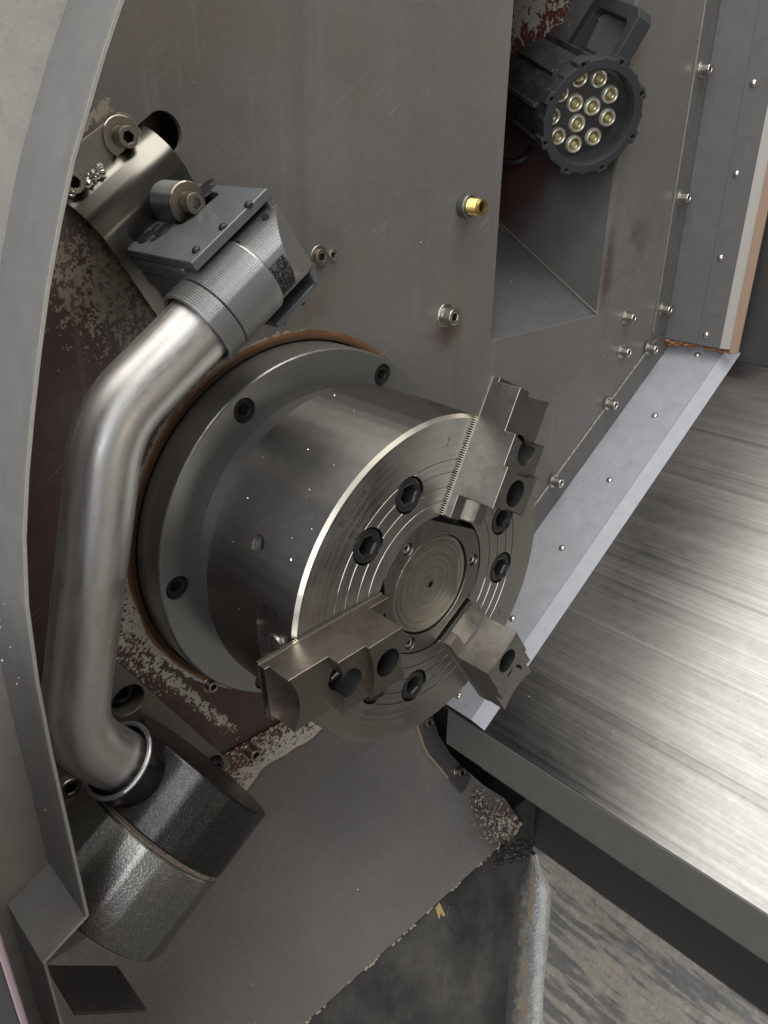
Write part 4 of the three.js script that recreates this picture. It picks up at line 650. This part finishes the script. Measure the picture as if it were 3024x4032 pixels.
// ================================================================ WORK LAMP IN THE POCKET
{
  const dir = new THREE.Vector3(-0.4635, -0.2754, 0.8422).normalize();
  const lamp = thing('work_lamp', 'black ribbed work lamp with twelve unlit LED lenses in the pocket', 'lamp', [0.381, 0.313, -0.15]);
  const hup = new THREE.Vector3(0.3, 0.9, 0.3); hup.addScaledVector(dir, -hup.dot(dir)).normalize(); const hx = hup.clone().cross(dir).normalize();
  lamp.quaternion.setFromRotationMatrix(new THREE.Matrix4().makeBasis(hx, hup, dir));
  // toothed bezel
  const out = []; const lugs = 8; for (let i = 0; i < 240; i++) { const a = i / 240 * 2 * Math.PI, t = ((a / (2 * Math.PI) * lugs) % 1 + 1) % 1, lug = t < 0.27 ? 0.0034 : t > 0.55 && t < 0.66 ? 0.0012 : 0; out.push([(0.0525 + lug) * Math.cos(a), (0.0525 + lug) * Math.sin(a)]); }
  const holes = []; for (let i = 0; i < lugs; i++) { const a = (i + 0.135) / lugs * 2 * Math.PI; holes.push(circlePath(0.0518 * Math.cos(a), 0.0518 * Math.sin(a), 0.0018, 14)); }
  mesh('bezel', prism(out, -0.016, 0, 0.001, [circlePath(0, 0, 0.0435, 80), ...holes]), M.rubber, lamp);
  mesh('bezel_skirt', lathe([[0.0475, -0.0155], [0.0475, -0.034]], 64), M.rubber, lamp);
  mesh('bezel_throat', lathe([[0.0437, -0.002], [0.0425, -0.033]], 64), M.rubber, lamp);
  // ribbed body
  const bo = []; const nb = 9; for (let i = 0; i < 360; i++) { const a = i / 360 * 2 * Math.PI, t = (a / (2 * Math.PI) * nb) % 1; const flat = 0.0468 / Math.cos((t - 0.5) * 2 * Math.PI / nb * 0.8); const r = t < 0.1 ? 0.0512 : t < 0.19 ? 0.0445 : Math.min(flat, 0.0495); bo.push([r * Math.cos(a), r * Math.sin(a)]); }
  mesh('ribbed_body', triplanar(prism(bo, -0.128, -0.0336, 0.001), 0.3), M.lampBody, lamp);
  mesh('lens_board', lathe([[0, -0.0295], [0.0428, -0.0295]], 64), M.black, lamp);
  const ringG = lathe([[0.0056, -0.0268], [0.0062, -0.0255], [0.0071, -0.0249], [0.008, -0.0254], [0.0086, -0.0268], [0.0087, -0.0295]], 32), cupG = lathe([[0.0026, -0.0292], [0.004, -0.0288], [0.005, -0.028], [0.0057, -0.0266]], 28), dome = new THREE.SphereGeometry(0.003, 16, 10); dome.translate(0, 0, -0.0288);
  const cupM = std({ rgb: [0.42, 0.34, 0.18], metalness: 0.9, roughness: 0.3 });
  const spots = []; for (let i = 0; i < 3; i++) spots.push([0.0118, 46 + i * 120]); for (let i = 0; i < 9; i++) spots.push([0.0318, 14 + i * 40]);
  for (const [r, a] of spots) { const c = mesh('led_lens', ringG, M.chrome, lamp); c.position.set(r * Math.cos(R(a)), r * Math.sin(R(a)), 0); mesh('reflector', cupG, cupM, c); mesh('led_chip', dome, M.led, c); }
  mesh('glass', lathe([[0, -0.0105], [0.0436, -0.0105]], 64), M.glass, lamp);
  // strap handle over the body
  const hp = [[-0.112, 0.04], [-0.108, 0.09], [-0.1, 0.097], [-0.022, 0.097], [-0.013, 0.09], [-0.0105, 0.04]], hi = [[-0.0205, 0.04], [-0.0255, 0.08], [-0.031, 0.0845], [-0.089, 0.0845], [-0.0945, 0.08], [-0.1005, 0.04]];
  const hs = prism([...hp, ...hi], -0.0085, 0.0085, 0.0012); { const p = hs.attributes.position; for (let i = 0; i < p.count; i++) p.setXYZ(i, p.getZ(i), p.getY(i), p.getX(i)); hs.computeVertexNormals(); } 
  mesh('handle', hs, M.rubber, lamp);
  const cord = new THREE.TubeGeometry(new THREE.CatmullRomCurve3([[0.02, -0.02, -0.12], [0.03, -0.045, -0.13], [0.02, -0.075, -0.12], [-0.015, -0.1, -0.16]].map((p) => new THREE.Vector3(...p))), 40, 0.0045, 12); mesh('cord', cord, M.black, lamp);
}

// ================================================================ LOOSE CHIPS
{
  const spots = [];
  const add = (n, f) => { for (let i = 0; i < n; i++) spots.push(f()); };
  add(75, () => [-0.25 + rnd() * 0.8, -0.2 + rnd() * 0.62, ZW + 0.0008, 0.42]);                    // wall
  add(15, () => { const a = R(95 + rnd() * 90), z = -0.01 - rnd() * 0.085; return [RC * Math.cos(a), RC * Math.sin(a), z, 0.6]; });
  add(60, () => { const s = rnd() * 0.55, z = -0.06 + rnd() * 0.35; return [0.6398 - s * 0.827 + 0.0116 * 0.562, 0.0522 - s * 0.562 - 0.0116 * 0.827, z, 0.5]; });
  add(24, () => { const t = rnd(); return [-0.15 + rnd() * 0.35, -0.31 - t * 0.16, ZW + 0.004 + t * 0.085, 0.5]; });
  add(26, () => { const t = rnd(); return [-0.168 + t * 0.03, 0.2585 + t * 0.0205 - rnd() * 0.006, -0.152 + rnd() * 0.008, 1.5]; });
  add(18, () => [-0.2795 - rnd() * 0.001, -0.09 + rnd() * 0.3, -0.045 + rnd() * 0.04, 0.45]);
  const g = new THREE.IcosahedronGeometry(0.0011, 0); const im = new THREE.InstancedMesh(g, std({ rgb: [0.75, 0.72, 0.66], metalness: 1, roughness: 0.25, flatShading: true }), spots.length);
  const m = new THREE.Matrix4(), q = new THREE.Quaternion(); spots.forEach(([x, y, z, s], i) => { q.setFromEuler(new THREE.Euler(rnd() * 6, rnd() * 6, rnd() * 6)); const k = s * (0.5 + rnd() * 0.9); m.compose(new THREE.Vector3(x, y, z), q, new THREE.Vector3(k * (0.6 + rnd()), k * 0.6, k)); im.setMatrixAt(i, m); });
  im.name = 'metal_chips'; im.userData = { kind: 'stuff', label: 'tiny bright metal chips scattered over the machine', category: 'chips' }; im.castShadow = im.receiveShadow = true; scene.add(im);
}

renderer.render(scene, camera);
